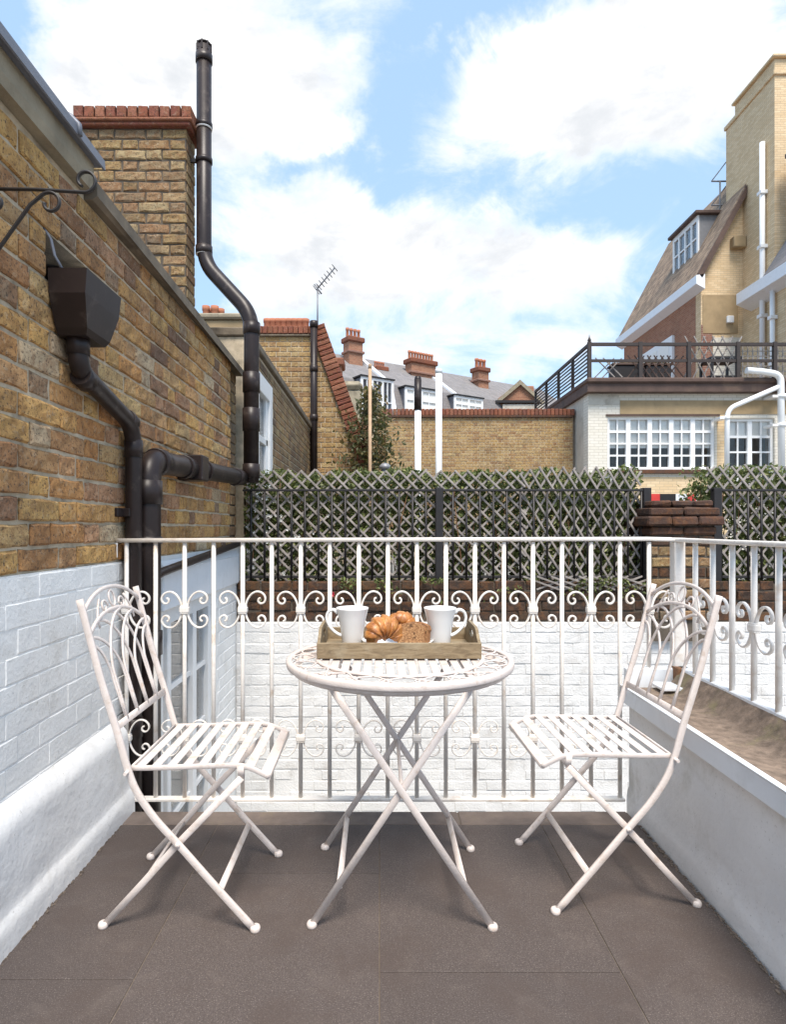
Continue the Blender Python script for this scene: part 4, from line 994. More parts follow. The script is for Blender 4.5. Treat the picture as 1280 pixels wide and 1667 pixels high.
# ------------------------------------------------------------------ tray and breakfast
tz = TZ+.003; ty0, ty1 = 1.838, 2.14; tx0, tx1 = -.188, .306
ty = thing('wooden_tray', 'aged brown wooden tray with handle holes on the table', 'tray', ((tx0+tx1)/2, (ty0+ty1)/2, tz))
obj('base', MB().cbox(tx0+.004, tx1-.004, ty0+.004, ty1-.004, tz, tz+.008, .001), M['wood'], ty)
obj('long_side', MB().cbox(tx0, tx1, ty0, ty0+.009, tz+.001, tz+.0485, .0016), M['wood'], ty)
obj('long_side', MB().cbox(tx0, tx1, ty1-.009, ty1, tz+.001, tz+.0485, .0016), M['wood'], ty)
def tray_end(x):
    m = MB(); n = 28; ya, yb = ty0+.0095, ty1-.0095; ym = (ya+yb)/2
    outer = [(ya, tz+.004), (yb, tz+.004)]
    for i in range(n+1):
        q = 1-2*i/n; y = ym+(yb-ya)/2*q; outer.append((y, tz+.048+.034*max(0, min(1, (1-abs(q))/.45))**.8 if False else tz+.048+.036*(.5-.5*cos(pi*min(1, (1-abs(q))/.5)))))
    # strip built as two skins with a slot-shaped hole
    def slot(i):
        return None
    xs = [x-.0045, x+.0045]; ring_o = []; ring_i = []
    hole = [(ym+.044*cos(a)*(1 if True else 0), tz+.052+.0135*sin(a)) for a in [2*pi*k/32 for k in range(32)]]
    K = 32
    import itertools
    cxy = (ym, tz+.052)
    def cast(a):
        d = (cos(a), sin(a)); best = None
        pts = outer+[outer[0]]
        for (y0, z0), (y1, z1) in zip(pts, pts[1:]):
            ex, ez = y1-y0, z1-z0; det = d[0]*(-ez)+d[1]*ex
            if abs(det) < 1e-12: continue
            rx, rz = y0-cxy[0], z0-cxy[1]; t = (rx*(-ez)+rz*ex)/det; u = (d[0]*rz-d[1]*rx)/det
            if t > 1e-6 and -1e-6 <= u <= 1+1e-6 and (best is None or t < best): best = t
        return (cxy[0]+d[0]*best, cxy[1]+d[1]*best)
    angs = sorted({2*pi*k/64 for k in range(64)} | {atan2(z-cxy[1], y-cxy[0]) % (2*pi) for y, z in (outer[0], outer[1], outer[2], outer[-1])})
    O = [cast(a) for a in angs]; I = [(ym+.044*cos(a)/max(abs(cos(a)), abs(sin(a)))*min(1, 1) if False else ym+.044*cos(a), tz+.055+.0125*sin(a)) for a in angs]
    k = len(angs); vs = [(xs[0], *p) for p in O]+[(xs[0], *p) for p in I]+[(xs[1], *p) for p in O]+[(xs[1], *p) for p in I]
    fs = []
    for i in range(k):
        j = (i+1) % k
        fs += [(i, j, k+j, k+i), (2*k+i, 3*k+i, 3*k+j, 2*k+j), (i, 2*k+i, 2*k+j, j), (k+i, k+j, 3*k+j, 3*k+i)]
    return m.add(vs, fs)
obj('handle_end', tray_end(tx0+.0045), M['wood'], ty); obj('handle_end', tray_end(tx1-.0045), M['wood'], ty)
tzb = tz+.008
def mug(x, y, s, label):
    t = thing('mug', label, 'mug', (x, y, tzb), 'white mugs on the tray')
    pr = [(.001, .004), (.026, .003), (.0275, 0), (.030, .001), (.0315, .006), (.0365, .05), (.0435, .095), (.0512, .124), (.0528, .1275), (.0520, .1292), (.0505, .1285), (.0485, .124), (.041, .095), (.034, .05), (.029, .012), (.001, .009)]
    cup = MB(); cup.lathe(pr, (x, y, tzb), 40)
    obj('cup', cup, M['ceramic'], t)
    rg = MB()
    for k in range(9):
        z = .018+.011*k; r = .0315+(.0135*(z/.1)) if z < .1 else .045
        rg.lathe([(.0325+.0+ (r-.0325)-.0006, z-.002), (r+.0006, z), (r-.0006, z+.002)], (x, y, tzb), 40)
    hp = smooth_path([(s*.0475, 0, .112), (s*.060, 0, .122), (s*.076, 0, .116), (s*.083, 0, .097), (s*.077, 0, .075), (s*.062, 0, .056), (s*.046, 0, .044), (s*.034, 0, .040)], 4)
    nn = len(hp); h = MB(); h.sweep([(x+p.x, y+.001, tzb+p.z) for p in hp], [(a*1.0, b*1.5) for a, b in circ(.0052, 10)], n=(0, 1, 0), scale=[1.25-.35*sin(pi*i/(nn-1)) for i in range(nn)])
    obj('handle', h, M['ceramic'], t)
mug(-.0875, 1.975, -1, 'white conical mug at the left end of the tray, handle to the left')
mug(.195, 1.975, 1, 'white conical mug at the right end of the tray, handle to the right')
px_, py_ = .058, 1.965
pt = MB(); pt.lathe([(.001, .004), (.062, .004), (.068, .001), (.072, .002), (.088, .012), (.112, .026), (.1145, .028), (.113, .030), (.090, .018), (.068, .009), (.001, .008)], (px_, py_, tzb), 56)
pl = tag(obj('plate', pt, M['ceramic']), 'white round plate under the croissants and bread on the tray', 'plate')
def croissant(name, label, c, R, r0, a0, a1, rot, ridges=7, group=None, squash=.9):
    m = MB(); n = 84; path = []; sc = []
    for i in range(n+1):
        q = i/n; a = a0+(a1-a0)*q; path.append((R*cos(a), 0, R*sin(a)))
        env = (sin(pi*min(1, max(0, .04+q*.92)))**.72)
        seg = (q*ridges) % 1.0; rid = .78+.27*(1-seg)**.6*min(1, seg/.06)+.02*sin(9*q)
        sc.append(max(.16, env)*rid)
    prof = [(r0*cos(2*pi*i/20), r0*squash*sin(2*pi*i/20)) for i in range(20)]
    m.sweep(path, prof, n=(0, 1, 0), scale=sc)
    m.v = [tuple(Vector(v)+Vector((noise.noise(Vector(v)*40), noise.noise(Vector(v)*40+Vector((5, 0, 0))), noise.noise(Vector(v)*40+Vector((0, 7, 0)))))*.0022) for v in m.v]
    m.xf(Matrix.Translation(c) @ rot)
    return tag(obj(name, m, M['pastry']), label, 'croissant', group)
croissant('croissant', 'golden croissant with ridged curl at the front of the plate beside the left mug', (.016, 1.902, tzb+.036), .040, .041, 1.10*pi, -.04*pi, Matrix.Rotation(.30, 4, 'Z') @ Matrix.Rotation(-.15, 4, 'X'), 8, 'croissants on the plate', 1.0)
croissant('croissant', 'croissant mostly hidden behind the front croissant and the bread', (.072, 1.992, tzb+.050), .040, .027, 1.0*pi, .0, Matrix.Rotation(-.5, 4, 'Z'), 7, 'croissants on the plate', 1.1)
def slice_(label, c, rot, sc=1.0):
    t = thing('bread_slice', label, 'bread', (0, 0, 0), 'bread slices on the plate')
    out = [(-.044, 0), (.044, 0), (.047, .012), (.046, .045), (.049, .055), (.044, .068), (.030, .075), (.008, .079), (-.014, .078), (-.034, .072), (-.047, .060), (-.046, .045), (-.046, .012)]
    out = [(x*sc, z*sc) for x, z in out]
    k = len(out); cen = (0, .038*sc); rr = random.Random(3)
    def face(y, ins, nz):
        return [(cen[0]+(x-cen[0])*ins, y, cen[1]+(z-cen[1])*ins) for x, z in out]
    a = MB(); rings = [face(-.011, f, 0) for f in (.96, .72, .48, .24)]; vs = [p for r in rings for p in r]+[(0, -.011, cen[1])]
    vs = [(x, y+rr.uniform(-.0016, .0016), z) for x, y, z in vs]
    fs = [(i*k+j, i*k+(j+1) % k, (i+1)*k+(j+1) % k, (i+1)*k+j) for i in range(3) for j in range(k)]+[(3*k+j, 3*k+(j+1) % k, 4*k) for j in range(k)]
    a.add(vs, fs, True); a.xf(Matrix.Translation(c) @ rot); obj('crumb', a, M['bread'], t)
    b = MB(); rings = [face(-.0105, .955, 0), face(-.0095, 1, 0), face(.0095, 1, 0), face(.0105, .955, 0)]; vs = [p for r in rings for p in r]
    b.add(vs, [(i*k+j, i*k+(j+1) % k, (i+1)*k+(j+1) % k, (i+1)*k+j) for i in range(3) for j in range(k)]+[tuple(range(3*k, 4*k))], False); b.xf(Matrix.Translation(c) @ rot); obj('crust', b, M['crust'], t)
slice_('seeded brown bread slice leaning in front, beside the croissant', (.098, 1.905, tzb+.018), Matrix.Rotation(-.12, 4, 'Z') @ Matrix.Rotation(-.25, 4, 'X'), .92)
slice_('brown bread slice standing behind the front slice, next to the right mug', (.114, 1.932, tzb+.016), Matrix.Rotation(-.50, 4, 'Z') @ Matrix.Rotation(-.18, 4, 'X'), .94)
nk = MB(); leaf = [(.150+.012*i, 1.915+.006*(i % 2), tzb+.012+.010*(i % 3)) for i in range(4)]

# ------------------------------------------------------------------ things on the flat roofs beyond the hedge
def pole(name, label, px, py_top, D_, r, mat, cap=None, group=None):
    p = at(px, py_top, D_); t = thing(name, label, 'pole' if name != 'vent_pipe' else 'vent pipe', (p.x, D_, .4), group)
    if cap:
        zc_ = at(0, cap, D_).z; obj('pipe', MB().tube([(p.x, D_, .4), (p.x, D_, zc_)], r, 14), mat, t)
        obj('dark_top', MB().tube([(p.x, D_, zc_-.05), (p.x, D_, p.z)], r*1.12, 14), M['pvc'], t)
        obj('cowl', MB().lathe([(.001, .05), (r*.9, .04), (r*1.1, .0), (r, -.03)], (p.x, D_, p.z), 14), M['pvc'], t)
    else:
        obj('shaft', MB().tube([(p.x, D_, .4), (p.x, D_, p.z)], r, 14), mat, t); obj('end_cap', MB().lathe([(.001, .012), (r*.9, .01), (r*1.06, .0), (r*1.06, -.05), (r, -.05)], (p.x, D_, p.z), 14), mat, t)
pole('vent_pipe', 'white vent pipe with a black top in front of the far brick wall', 680.5, 618, 8.2, .044, M['upvc'], cap=662)
pole('vent_pipe', 'taller all white vent pipe in front of the far brick wall', 714.5, 602, 8.4, .045, M['upvc'])
pole('timber_pole', 'bare timber pole standing by the bushy shrub', 602.5, 594, 8.0, .022, M['wood_pole'])
sh = thing('shrub', 'bushy brown green shrub behind the timber pole', 'shrub', (-.12, 9.0, .4))
tr_ = MB()
for i in range(9):
    x, y, z = -.12+random.uniform(-.1, .1), 9+random.uniform(-.1, .1), .4; pts = [(x, y, z)]
    for k in range(5): x += random.uniform(-.09, .09); y += random.uniform(-.06, .06); z += random.uniform(.35, .55); pts.append((x, y, z))
    tr_.sweep(pts, circ(.014, 5), scale=[1.2, 1, .8, .6, .4, .2])
obj('trunk', tr_, M['rust'], sh)
fo_ = MB()
def smp():
    z = random.uniform(1.2, 3.12); w_ = .36 if z < 2.5 else .36*max(.25, 1-(z-2.5)/.8)
    x = random.gauss(-.12, w_*.55); y = 9+random.gauss(0, .2)
    return (x, y, z) if noise.noise(Vector((x*5, y*5, z*5))) > -.2 else None
leaf_cloud(fo_, 4200, smp, (.05, .10)); obj('crown', fo_, M['leaf_brown'], sh)
cv = thing('white_cowl', 'small white round cowl at the foot of the shrub, above the trellis', 'roof vent', at(627, 765, 7.6))
p = at(627, 760, 7.6); obj('hood', MB().lathe([(.001, .05), (.04, .04), (.07, .015), (.075, -.02), (.05, -.03)], (p.x, 7.6, p.z), 16), M['grey_metal'], cv); obj('neck', MB().tube([(p.x, 7.6, .4), (p.x, 7.6, p.z)], .05, 12), M['grey_metal'], cv)

# far brick wall with red coping
yY = 17.0; xa, xb_ = at(600, 0, yY).x, 5.36; zt_ = at(0, 680, yY).z
yw = thing('yard_wall', 'yellow brick wall with a line of red coping bricks below the slate roofs', 'brick wall', (2.7, yY, .4))
obj('core', MB().box(xa, xb_, yY+.008, yY+.3, -2.2, zt_), M['mortar'], yw)
st = MB()
for u, z, ln, hd, full, r in courses(xa, xb_, zt_-.002, 42, down=True, bond='flemish'): joined(st, (u, yY, z), ln, .065, '-y', j=.003)
obj('brick', st, M['stock_far'], yw, kind='stuff')
obj('tile_course', MB().cbox(xa, xb_, yY-.06, yY+.36, zt_+.001, zt_+.06, .01), M['brown_brick'], yw)
st = MB(); x = xa
while x < xb_: st.cbox(x+.006, x+.106, yY-.05, yY+.34, zt_+.061, zt_+.24+random.uniform(-.006, .006), .012); x += .112
obj('capping_brick', st, M['red_brick'], yw, kind='stuff')
rp_ = thing('red_pier', 'ornate red brick pier with stone base behind the sloping red coping', 'brick pier', at(560, 700, 13.5))
a, b = at(535, 0, 13.5).x, at(556, 0, 13.5).x
obj('shaft', MB().cbox(a, b, 13.5, 13.9, .4, at(0, 588, 13.5).z, .01), M['red_tex'], rp_)
obj('cap', MB().cbox(a-.05, b+.06, 13.42, 13.98, at(0, 596, 13.5).z, at(0, 583, 13.5).z, .03), M['red_brick'], rp_)
a2, b2_ = at(548, 0, 13.6).x, at(588, 0, 13.6).x
obj('stone_block', MB().cbox(a2, b2_, 13.6, 14.3, .4, at(0, 634, 13.6).z, .05), M['stone'], rp_); obj('stone_cap', MB().cbox(a2-.05, b2_+.03, 13.55, 14.35, at(0, 634, 13.6).z+.002, at(0, 620, 13.6).z, .08), M['stone'], rp_)

# ------------------------------------------------------------------ far terrace with slate mansard roofs
A0, B0 = Vector((at(555, 0, 32).x, 32, 0)), Vector((at(958, 0, 42.5).x, 42.5, 0)); RD = (B0-A0).normalized(); RN = Vector((RD.y, -RD.x, 0)); RL = (B0-A0).length
if RN.y > 0: RN = -RN
rot_row = Matrix(((RD.x, -RN.x, 0, A0.x), (RD.y, -RN.y, 0, A0.y), (0, 0, 1, 0), (0, 0, 0, 1)))    # local x along the row, y away from the viewer
def rowx(px):                                            # distance along the row seen at a pixel column
    k = (px-CX)/F; return (k*A0.y-A0.x)/(RD.x-k*RD.y)
def rowz(px, py): s = rowx(px); return EYE-(py-CY)*(A0.y+RD.y*s)/F
def robj(name, mb, mat, parent, **k): return obj(name, mb.xf(rot_row), mat, parent, **k)
ridge = 11.5; eav = 7.2
def house(label, s0, s1, dorm, party=True):
    o = A0+RD*((s0+s1)/2); t = thing('terraced_house', label, 'house', (o.x, o.y, -2.2), 'far terrace houses with slate roofs')
    robj('wall', MB().box(s0, s1, .0, 8, -2.2, eav), M['red_tex'], t)
    robj('roof', MB().prism([(-.15, eav), (.1, eav), (.75, eav+2.0), (4.2, ridge), (8, ridge-1.3), (8, eav)], 'x', s0+.002, s1-.002), M['slate'], t)
    robj('gutter', MB().box(s0, s1, -.28, -.16, eav-.1, eav+.05), M['iron'], t)
    if party: 
        pw_ = MB(); pw_.prism([(.05, eav), (.6, eav+2.03), (4.2, ridge+.16), (4.2, ridge-.1), (.9, eav+1.9), (.3, eav)], 'x', s0-.16, s0+.12); robj('party_wall', pw_, M['trim'], t)
    for a, b, z0, z1, panes in dorm:
        d = robj('dormer', MB().box(a, b, .12, 2.0, z0, z1), M['lead'], t)
        fr = MB(); w_ = (b-a)/panes
        fr.box(a-.04, b+.04, .02, .118, z1-.12, z1+.02); fr.box(a-.04, b+.04, .02, .118, z0, z0+.08)
        for i in range(panes+1): fr.box(a+w_*i-.07, a+w_*i+.07, .022, .116, z0+.08, z1-.12)
        for i in range(panes): fr.box(a+w_*i+.07, a+w_*(i+1)-.07, .04, .1, (z0+z1)/2-.03, (z0+z1)/2+.03); fr.box(a+w_*(i+.5)-.025, a+w_*(i+.5)+.025, .041, .099, z0+.08, z1-.12)
        robj('frame', fr, M['upvc'], d); robj('pane', MB().box(a+.05, b-.05, .105, .112, z0+.05, z1-.1), M['blind'] if panes != 3 else M['glass'], d)
        robj('lid', MB().box(a-.12, b+.12, -.05, 2.1, z1+.025, z1+.10), M['iron'], d)
    return t
sA, sB, sC, sD = rowx(557), rowx(646), rowx(752), rowx(955)
house('far house with slate roof and wide white dormer behind the bushy shrub', sA-4, sB, [(rowx(590), rowx(640), rowz(612, 690), rowz(612, 616), 3)], False)
house('far house with slate roof and white dormer right behind the white vent pipes', sB, sC, [(rowx(662), rowx(712), rowz(690, 672), rowz(690, 634), 2)])
house('far house with slate roof and low white dormer near the roof terrace', sC, sD, [(rowx(742), rowx(786), rowz(765, 672), rowz(765, 647), 2)])
pl_ = MB(); s_ = rowx(648); robj('x', pl_, None, None) if False else None
def stack(label, pxa, pxb, py_top, py_bot, pots, pot_h, y0=3.6, dep=.7, kind='chimney_stack'):
    s0, s1 = rowx(pxa), rowx(pxb); sm = (s0+s1)/2; pxm = (pxa+pxb)/2
    kf = 1+ y0*.93/(A0.y+RD.y*sm)                         # the stack stands behind the facade line
    z0, z1 = EYE+(rowz(pxm, py_bot)-EYE)*kf-1.2, EYE+(rowz(pxm, py_top)-EYE)*kf
    sm2 = sm*1.0; wd = (s1-s0)*kf*.74
    # keep its column in the picture when it is moved back
    base = A0+RD*sm; tgt = base*(kf); d = tgt-A0; sx_, yx = d.dot(RD), d.dot(-RN); y0 = yx
    t = thing(kind, label, 'chimney', (A0+RD*sx_)+(-RN)*y0, 'far red chimneys on the slate roofs')
    a, b = sx_-wd/2, sx_+wd/2
    ph = pot_h
    robj('stack', MB().box(a+.05, b-.05, y0, y0+dep, z0, z1-ph-.3), M['red_tex'], t)
    robj('band', MB().cbox(a-.05, b+.05, y0-.1, y0+dep+.1, z1-ph-.95, z1-ph-.80, .03), M['redder_tex'], t)
    robj('cap', MB().cbox(a-.06, b+.06, y0-.12, y0+dep+.12, z1-ph-.299, z1-ph, .05), M['red_brick'], t)
    for i in range(pots):
        c_ = a+(b-a)*(i+.5)/pots; m_ = MB(); r = min(.17, (b-a)/pots*.42)
        m_.lathe([(r*.85, 0), (r*.8, ph*.7), (r, ph*.75), (r, ph), (r*.75, ph), (r*.7, ph*.4)], (c_, y0+dep/2, z1-ph+.002), 10); robj('chimney_pot', m_, M['pot'], t)
stack('tall narrow red brick chimney with squat pots above the timber pole', 563, 596, 533, 592, 4, .55)
stack('long red brick chimney with a full row of orange pots behind the white vent pipe', 662, 718, 572, 618, 9, .5)
stack('slim red brick chimney with three pale pots, standing alone on the slate ridge', 776, 800, 583, 640, 3, .6)
stack('small row of pots on a low chimney between the two larger red ones', 611, 634, 587, 612, 5, .35)
gh = thing('gabled_house', 'far red brick gable with pale stone edge beside the roof terrace', 'house', at(850, 700, 39))
q = lambda px, py: (at(px, py, 39).x, at(px, py, 39).z)
obj('wall', MB().prism([q(806, 700), q(884, 700), q(884, 652), q(848, 622), q(812, 648)], 'y', 39, 46), M['red_tex'], gh)
rk_ = MB(); rk_.prism([q(806, 655), q(846, 619), q(886, 655), q(884, 660), q(847, 627), q(810, 658)], 'y', 38.8, 39.4); obj('gable_edge', rk_, M['stone'], gh)
obj('gutter', MB().box(q(806, 0)[0], q(878, 0)[0], 38.7, 38.97, q(0, 657)[1], q(0, 653)[1]), M['iron'], gh); obj('band', MB().box(q(818, 0)[0], q(884, 0)[0], 38.8, 38.99, q(0, 680)[1], q(0, 659)[1]), M['render_pale'], gh)
obj('chimney', MB().cbox(q(866, 0)[0], q(883, 0)[0], 41, 42, q(0, 660)[1], q(0, 616)[1], .05), M['red_tex'], gh)

# ------------------------------------------------------------------ flat roofed building with roof terrace, right
bY = 16.0; q = lambda px, py, Y=bY: (at(px, py, Y).x, at(px, py, Y).z)
fb2 = thing('flat_roofed_building', 'low pale building with wide white paned windows under a railed roof terrace', 'building', (9.5, bY, .4))
xL = q(958, 0)[0]; zR = q(0, 641)[1]; w1 = (q(990, 0)[0], q(1166, 0)[0], q(0, 765)[1], q(0, 678)[1]); w2 = (q(1186, 0)[0], q(1262, 0)[0], q(0, 790)[1], q(0, 681)[1])
c = MB(); holed(c, lambda a, b, p, z: c.box(a, b, bY, bY+.35, p, z), xL, 15, -2.2, zR, [w1, w2]); obj('wall', c, M['whitebrick_tex'], fb2)
c = MB(); c.box(xL-.0, xL+.3, bY+.352, 21.5, -2.2, zR); c.box(xL+.3, 15, 20.5, 21.4, -2.2, zR-.01); obj('side_wall', c, M['render_pale'], fb2)
zb_ = q(0, 676)[1]
obj('render_band', MB().box(q(1010, 0)[0], 14.9, bY-.02, bY-.002, w1[3]+.06, q(0, 652)[1]), M['render_tan'], fb2)
obj('render_patch', MB().box(xL+.02, q(1008, 0)[0], bY-.015, bY-.002, w1[3]+.3, q(0, 643)[1]), M['render_pale'], fb2)
obj('brick_panel', MB().box(q(1168, 0)[0], w2[0]-.03, bY-.012, bY-.002, 0, w1[3]+.05), M['yellow_tex'], fb2)
obj('brick_panel', MB().box(q(1030, 0)[0], q(1165, 0)[0], bY-.012, bY-.002, 0, w1[2]-.18), M['yellow_tex'], fb2)
obj('soldier_lintel', MB().box(w1[0]-.05, w1[1]+.1, bY-.022, bY-.001, w1[3]+.0, w1[3]+.055), M['fascia_brown'], fb2)
obj('roof_slab', MB().box(q(952, 0)[0], 15, bY-.25, 21.5, zR+.002, zR+.22), M['fascia_brown'], fb2); obj('roof_edge', MB().cbox(q(950, 0)[0], 15, bY-.32, 21.6, zR+.222, q(0, 619)[1], .03), M['fascia_brown'], fb2)
def casement(x0, x1, z0, z1, lights, label=None, rows=4, blind_to=.56):
    fr = MB(); yA, yB = bY+.06, bY+.16; wd_ = (x1-x0)/lights
    fr.cbox(x0, x1, yA, yB, z1-.07, z1-.003, .005); fr.cbox(x0, x1, yA-.1, yB, z0+.003, z0+.07, .005)
    for i in range(lights+1): xx = x0+wd_*i; e = .075 if i in (0, lights) else .06; fr.cbox(max(x0, xx-e), min(x1, xx+e), yA+.002, yB-.002, z0+.07, z1-.07, .005)
    o = obj('window', fr, M['upvc'], fb2)
    gb_ = MB(); hh = z1-z0-.14
    for i in range(lights):
        a, b = x0+wd_*i+.06, x0+wd_*(i+1)-.06
        for r in range(1, rows): k = .022 if r > 1 else .032; gb_.box(a, b, yA+.02, yB-.03, z1-.07-hh*r/rows-k, z1-.07-hh*r/rows+k)
        gb_.box((a+b)/2-.016, (a+b)/2+.016, yA+.021, yB-.031, z0+.07, z1-.07)
        obj('pane', MB().box(a, b, yB-.028, yB-.02, z0+.07, z1-.07), M['glass'], o)
    obj('glazing_bar', gb_, M['upvc'], o)
    obj('blind', MB().box(x0, x1, yB-.012, yB-.006, z1-(z1-z0)*blind_to, z1), M['blind'], o)
    obj('room', MB().box(x0-.2, x1+.2, bY+1.6, bY+1.7, z0-.2, z1+.2), M['dark_room'], o)
    obj('sill', MB().cbox(x0-.08, x1+.08, bY-.10, bY-.003, z0-.10, z0, .01), M['brown_brick'], o)
casement(*w1, 5, blind_to=.58); casement(*w2, 2, blind_to=.28)
# roof terrace railing
br = thing('terrace_railing', 'dark brown iron railing round the roof terrace of the low building', 'railing', (9, bY-.25, 4.9))
yr = bY-.22; zt1, zm1, zb1 = q(0, 560, yr)[1], q(0, 587, yr)[1], q(0, 619)[1]
x0r = q(960, 0, yr)[0]
obj('top_rail', MB().box(x0r, 15, yr-.03, yr+.03, zt1-.05, zt1+.03), M['rail_dark'], br); obj('mid_rail', MB().box(x0r, 15, yr-.02, yr+.02, zm1-.04, zm1+.03), M['rail_dark'], br)
for px in (960, 1043, 1122, 1202, 1262): xx = q(px, 0, yr)[0]; obj('post', MB().box(xx-.045, xx+.045, yr-.045, yr+.045, zb1, zt1+.05), M['rail_dark'], br)
yEnd = 21.2
obj('top_rail', MB().box(x0r-.03, x0r+.03, yr+.05, yEnd, zt1-.05, zt1+.03), M['rail_dark'], br)
for k in range(7): z = zb1+.14+(zt1-zb1-.18)*k/7; obj('side_rail', MB().box(x0r-.012, x0r+.012, yr+.05, yEnd, z-.018, z+.018), M['iron'], br)
for k in range(1, 5): y = yr+(yEnd-yr)*k/4; obj('post', MB().box(x0r-.035, x0r+.035, y-.04, y+.04, zb1-.3, zt1+.02), M['rail_dark'], br)
obj('finial', MB().lathe([(.03, 0), (.05, .04), (.03, .09), (.015, .12), (.001, .2)], (x0r, yr, zt1+.05), 10), M['rail_dark'], br)
def zig(label, px0, px1, z0, z1, sp, lean, mat, Y):
    t = thing('trellis', label, 'trellis', at((px0+px1)/2, 0, Y)+Vector((0, 0, -at(0, 0, Y).z+z0)), 'trellis on the roof terrace')
    x0, x1 = q(px0, 0, Y)[0], q(px1, 0, Y)[0]; m_ = MB(); x = x0
    while x < x1:
        for s in (1, -1): obj('slat', MB().bar((x-s*lean/2, Y+.02*s, z0), (x+s*lean/2, Y+.02*s, z1), .03, .02, (0, 1, 0)), mat, t)
        x += sp
zig('loose wooden trellis at the near end of the roof terrace railing', 985, 1008, zb1+.05, zb1+.55, .2, .5, M['trellis'], yr+.12)
zig('low wooden trellis in front of the dark grey planter on the roof terrace', 1036, 1110, zb1+.03, zb1+.62, .17, .45, M['fascia_brown'], yr+.14)
zig('tall loose trellis leaning behind the middle of the roof terrace railing', 1132, 1196, zb1+.05, zt1+.25, .24, .55, M['trellis'], yr+.16)
gt = thing('mesh_panel', 'square mesh trellis panel at the right of the roof terrace', 'trellis', (q(1250, 0)[0], yr+.1, zb1))
xa, xb_ = q(1214, 0, yr)[0], q(1290, 0, yr)[0]; k = 0; x = xa
while x < xb_: obj('slat', MB().box(x-.014, x+.014, yr+.10, yr+.115, zb1+.05, zt1+.05), M['trellis'], gt); x += .13
z = zb1+.08
while z < zt1+.05: obj('slat', MB().box(xa-.02, xb_, yr+.117, yr+.13, z-.012, z+.012), M['trellis'], gt); z += .13
for lab, a, b, h, Y in (('long dark planter on the roof terrace beside the loose trellis', 1000, 1050, .50, 16.4), ('dark grey planter trough on the roof terrace in front of the red wall', 1052, 1094, .52, 16.5)):
    t = thing('planter', lab, 'planter', (q((a+b)/2, 0, Y)[0], Y, zb1), 'planters on the roof terrace'); xa, xb_ = q(a, 0, Y)[0], q(b, 0, Y)[0]
    obj('trough', MB().cbox(xa, xb_, Y, Y+.4, zb1+.001, zb1+h, .02), M['iron'], t); obj('lip', MB().cbox(xa-.03, xb_+.03, Y-.03, Y+.43, zb1+h+.001, zb1+h+.06, .01), M['fascia_brown'], t)
    f_ = MB(); leaf_cloud(f_, 160, lambda: (random.uniform(xa, xb_), Y+random.uniform(.05, .35), zb1+h+random.uniform(.06, .14)), (.06, .10)); obj('foliage', f_, M['leaf_brown'], t)
rt = thing('terrace_table', 'dark table on the roof terrace behind the tall trellis', 'table', (q(1180, 0)[0], 16.8, zb1)); xa, xb_ = q(1152, 0, 16.8)[0], q(1203, 0, 16.8)[0]
obj('top', MB().cbox(xa, xb_, 16.6, 17.3, zb1+.72, zb1+.80, .01), M['iron'], rt)
for x in (xa+.06, xb_-.06):
    for y in (16.66, 17.24): obj('leg', MB().box(x-.03, x+.03, y-.03, y+.03, zb1, zb1+.719), M['iron'], rt)
obj('shelf', MB().box(xa, xb_, 16.7, 17.2, zb1+.12, zb1+.30), M['iron'], rt)
# white waste pipe on its face
wpz = thing('waste_stack', 'white plastic waste pipe with a long slanting branch on the low building', 'drainpipe', (q(1272, 0)[0], bY-.5, .4))
Yp = bY-.40; P3 = lambda px, py: at(px, py, Yp)
mb = MB(); mb.tube(fillet([P3(1216, 603), P3(1244, 605), P3(1272, 610), P3(1274, 812)], .25), .08, 14); obj('pipe', mb, M['upvc'], wpz)
mb = MB(); mb.tube(fillet([P3(1268, 630), P3(1185, 666), P3(1184, 790)], .22), .06, 12); obj('branch', mb, M['upvc'], wpz)
for px, py in ((1274, 645), (1274, 692), (1184, 680)): obj('collar', (lambda m_: (collar(m_, P3(px, py), (0, 0, 1), .11 if px > 1200 else .07, .10), m_)[1])(MB()), M['upvc'], wpz)
for py in (645, 692): p = P3(1262, py); obj('bracket', MB().box(p.x-.06, p.x+.12, Yp-.02, bY-.03, p.z-.03, p.z+.03), M['upvc'], wpz)
p = P3(1180, 680); obj('bracket', MB().box(p.x-.12, p.x+.06, Yp-.02, bY-.03, p.z-.03, p.z+.03), M['upvc'], wpz)

# ------------------------------------------------------------------ tall yellow brick block with mansard
tw = thing('tower_block', 'tall yellow brick block with steep tiled roof, white eaves and a dormer', 'building', (14, 21, -2.2))
tX = 12.88; Yn, Yf = 20.0, 22.8; zTop = 16.4; gY2 = 21.76
obj('tower_wall', MB().box(tX, 22, Yn, Yf, -2.2, zTop-.55), M['yellow_tex'], tw)
cp = MB(); cp.cbox(tX-.06, 22, Yn-.06, Yf+.06, zTop-.549, zTop-.40, .02); cp.cbox(tX-.0, 22, Yn-.0, Yf-.55, zTop-.39, zTop, .02); cp.cbox(tX-.1, 22, Yn-.1, Yf-.5, zTop+.002, zTop+.10, .02); obj('parapet', cp, M['yellow_tex'], tw)
eX, eZ, rX, rZ = 11.18, 9.75, 13.60, 14.25
g2 = MB(); g2.prism([(11.40, -2.2), (tX-.001, -2.2), (tX-.001, 12.82), (11.40, eZ+.35)], 'y', gY2, gY2+.35); obj('gable_wall', g2, M['yellow_tex'], tw)
obj('render_patch', MB().box(11.46, 12.70, gY2-.03, gY2-.002, 8.0, 9.35), M['render_tan'], tw)
obj('quoin', MB().box(11.405, 11.80, gY2-.02, gY2-.002, 4.9, 8.3), M['redder_tex'], tw)
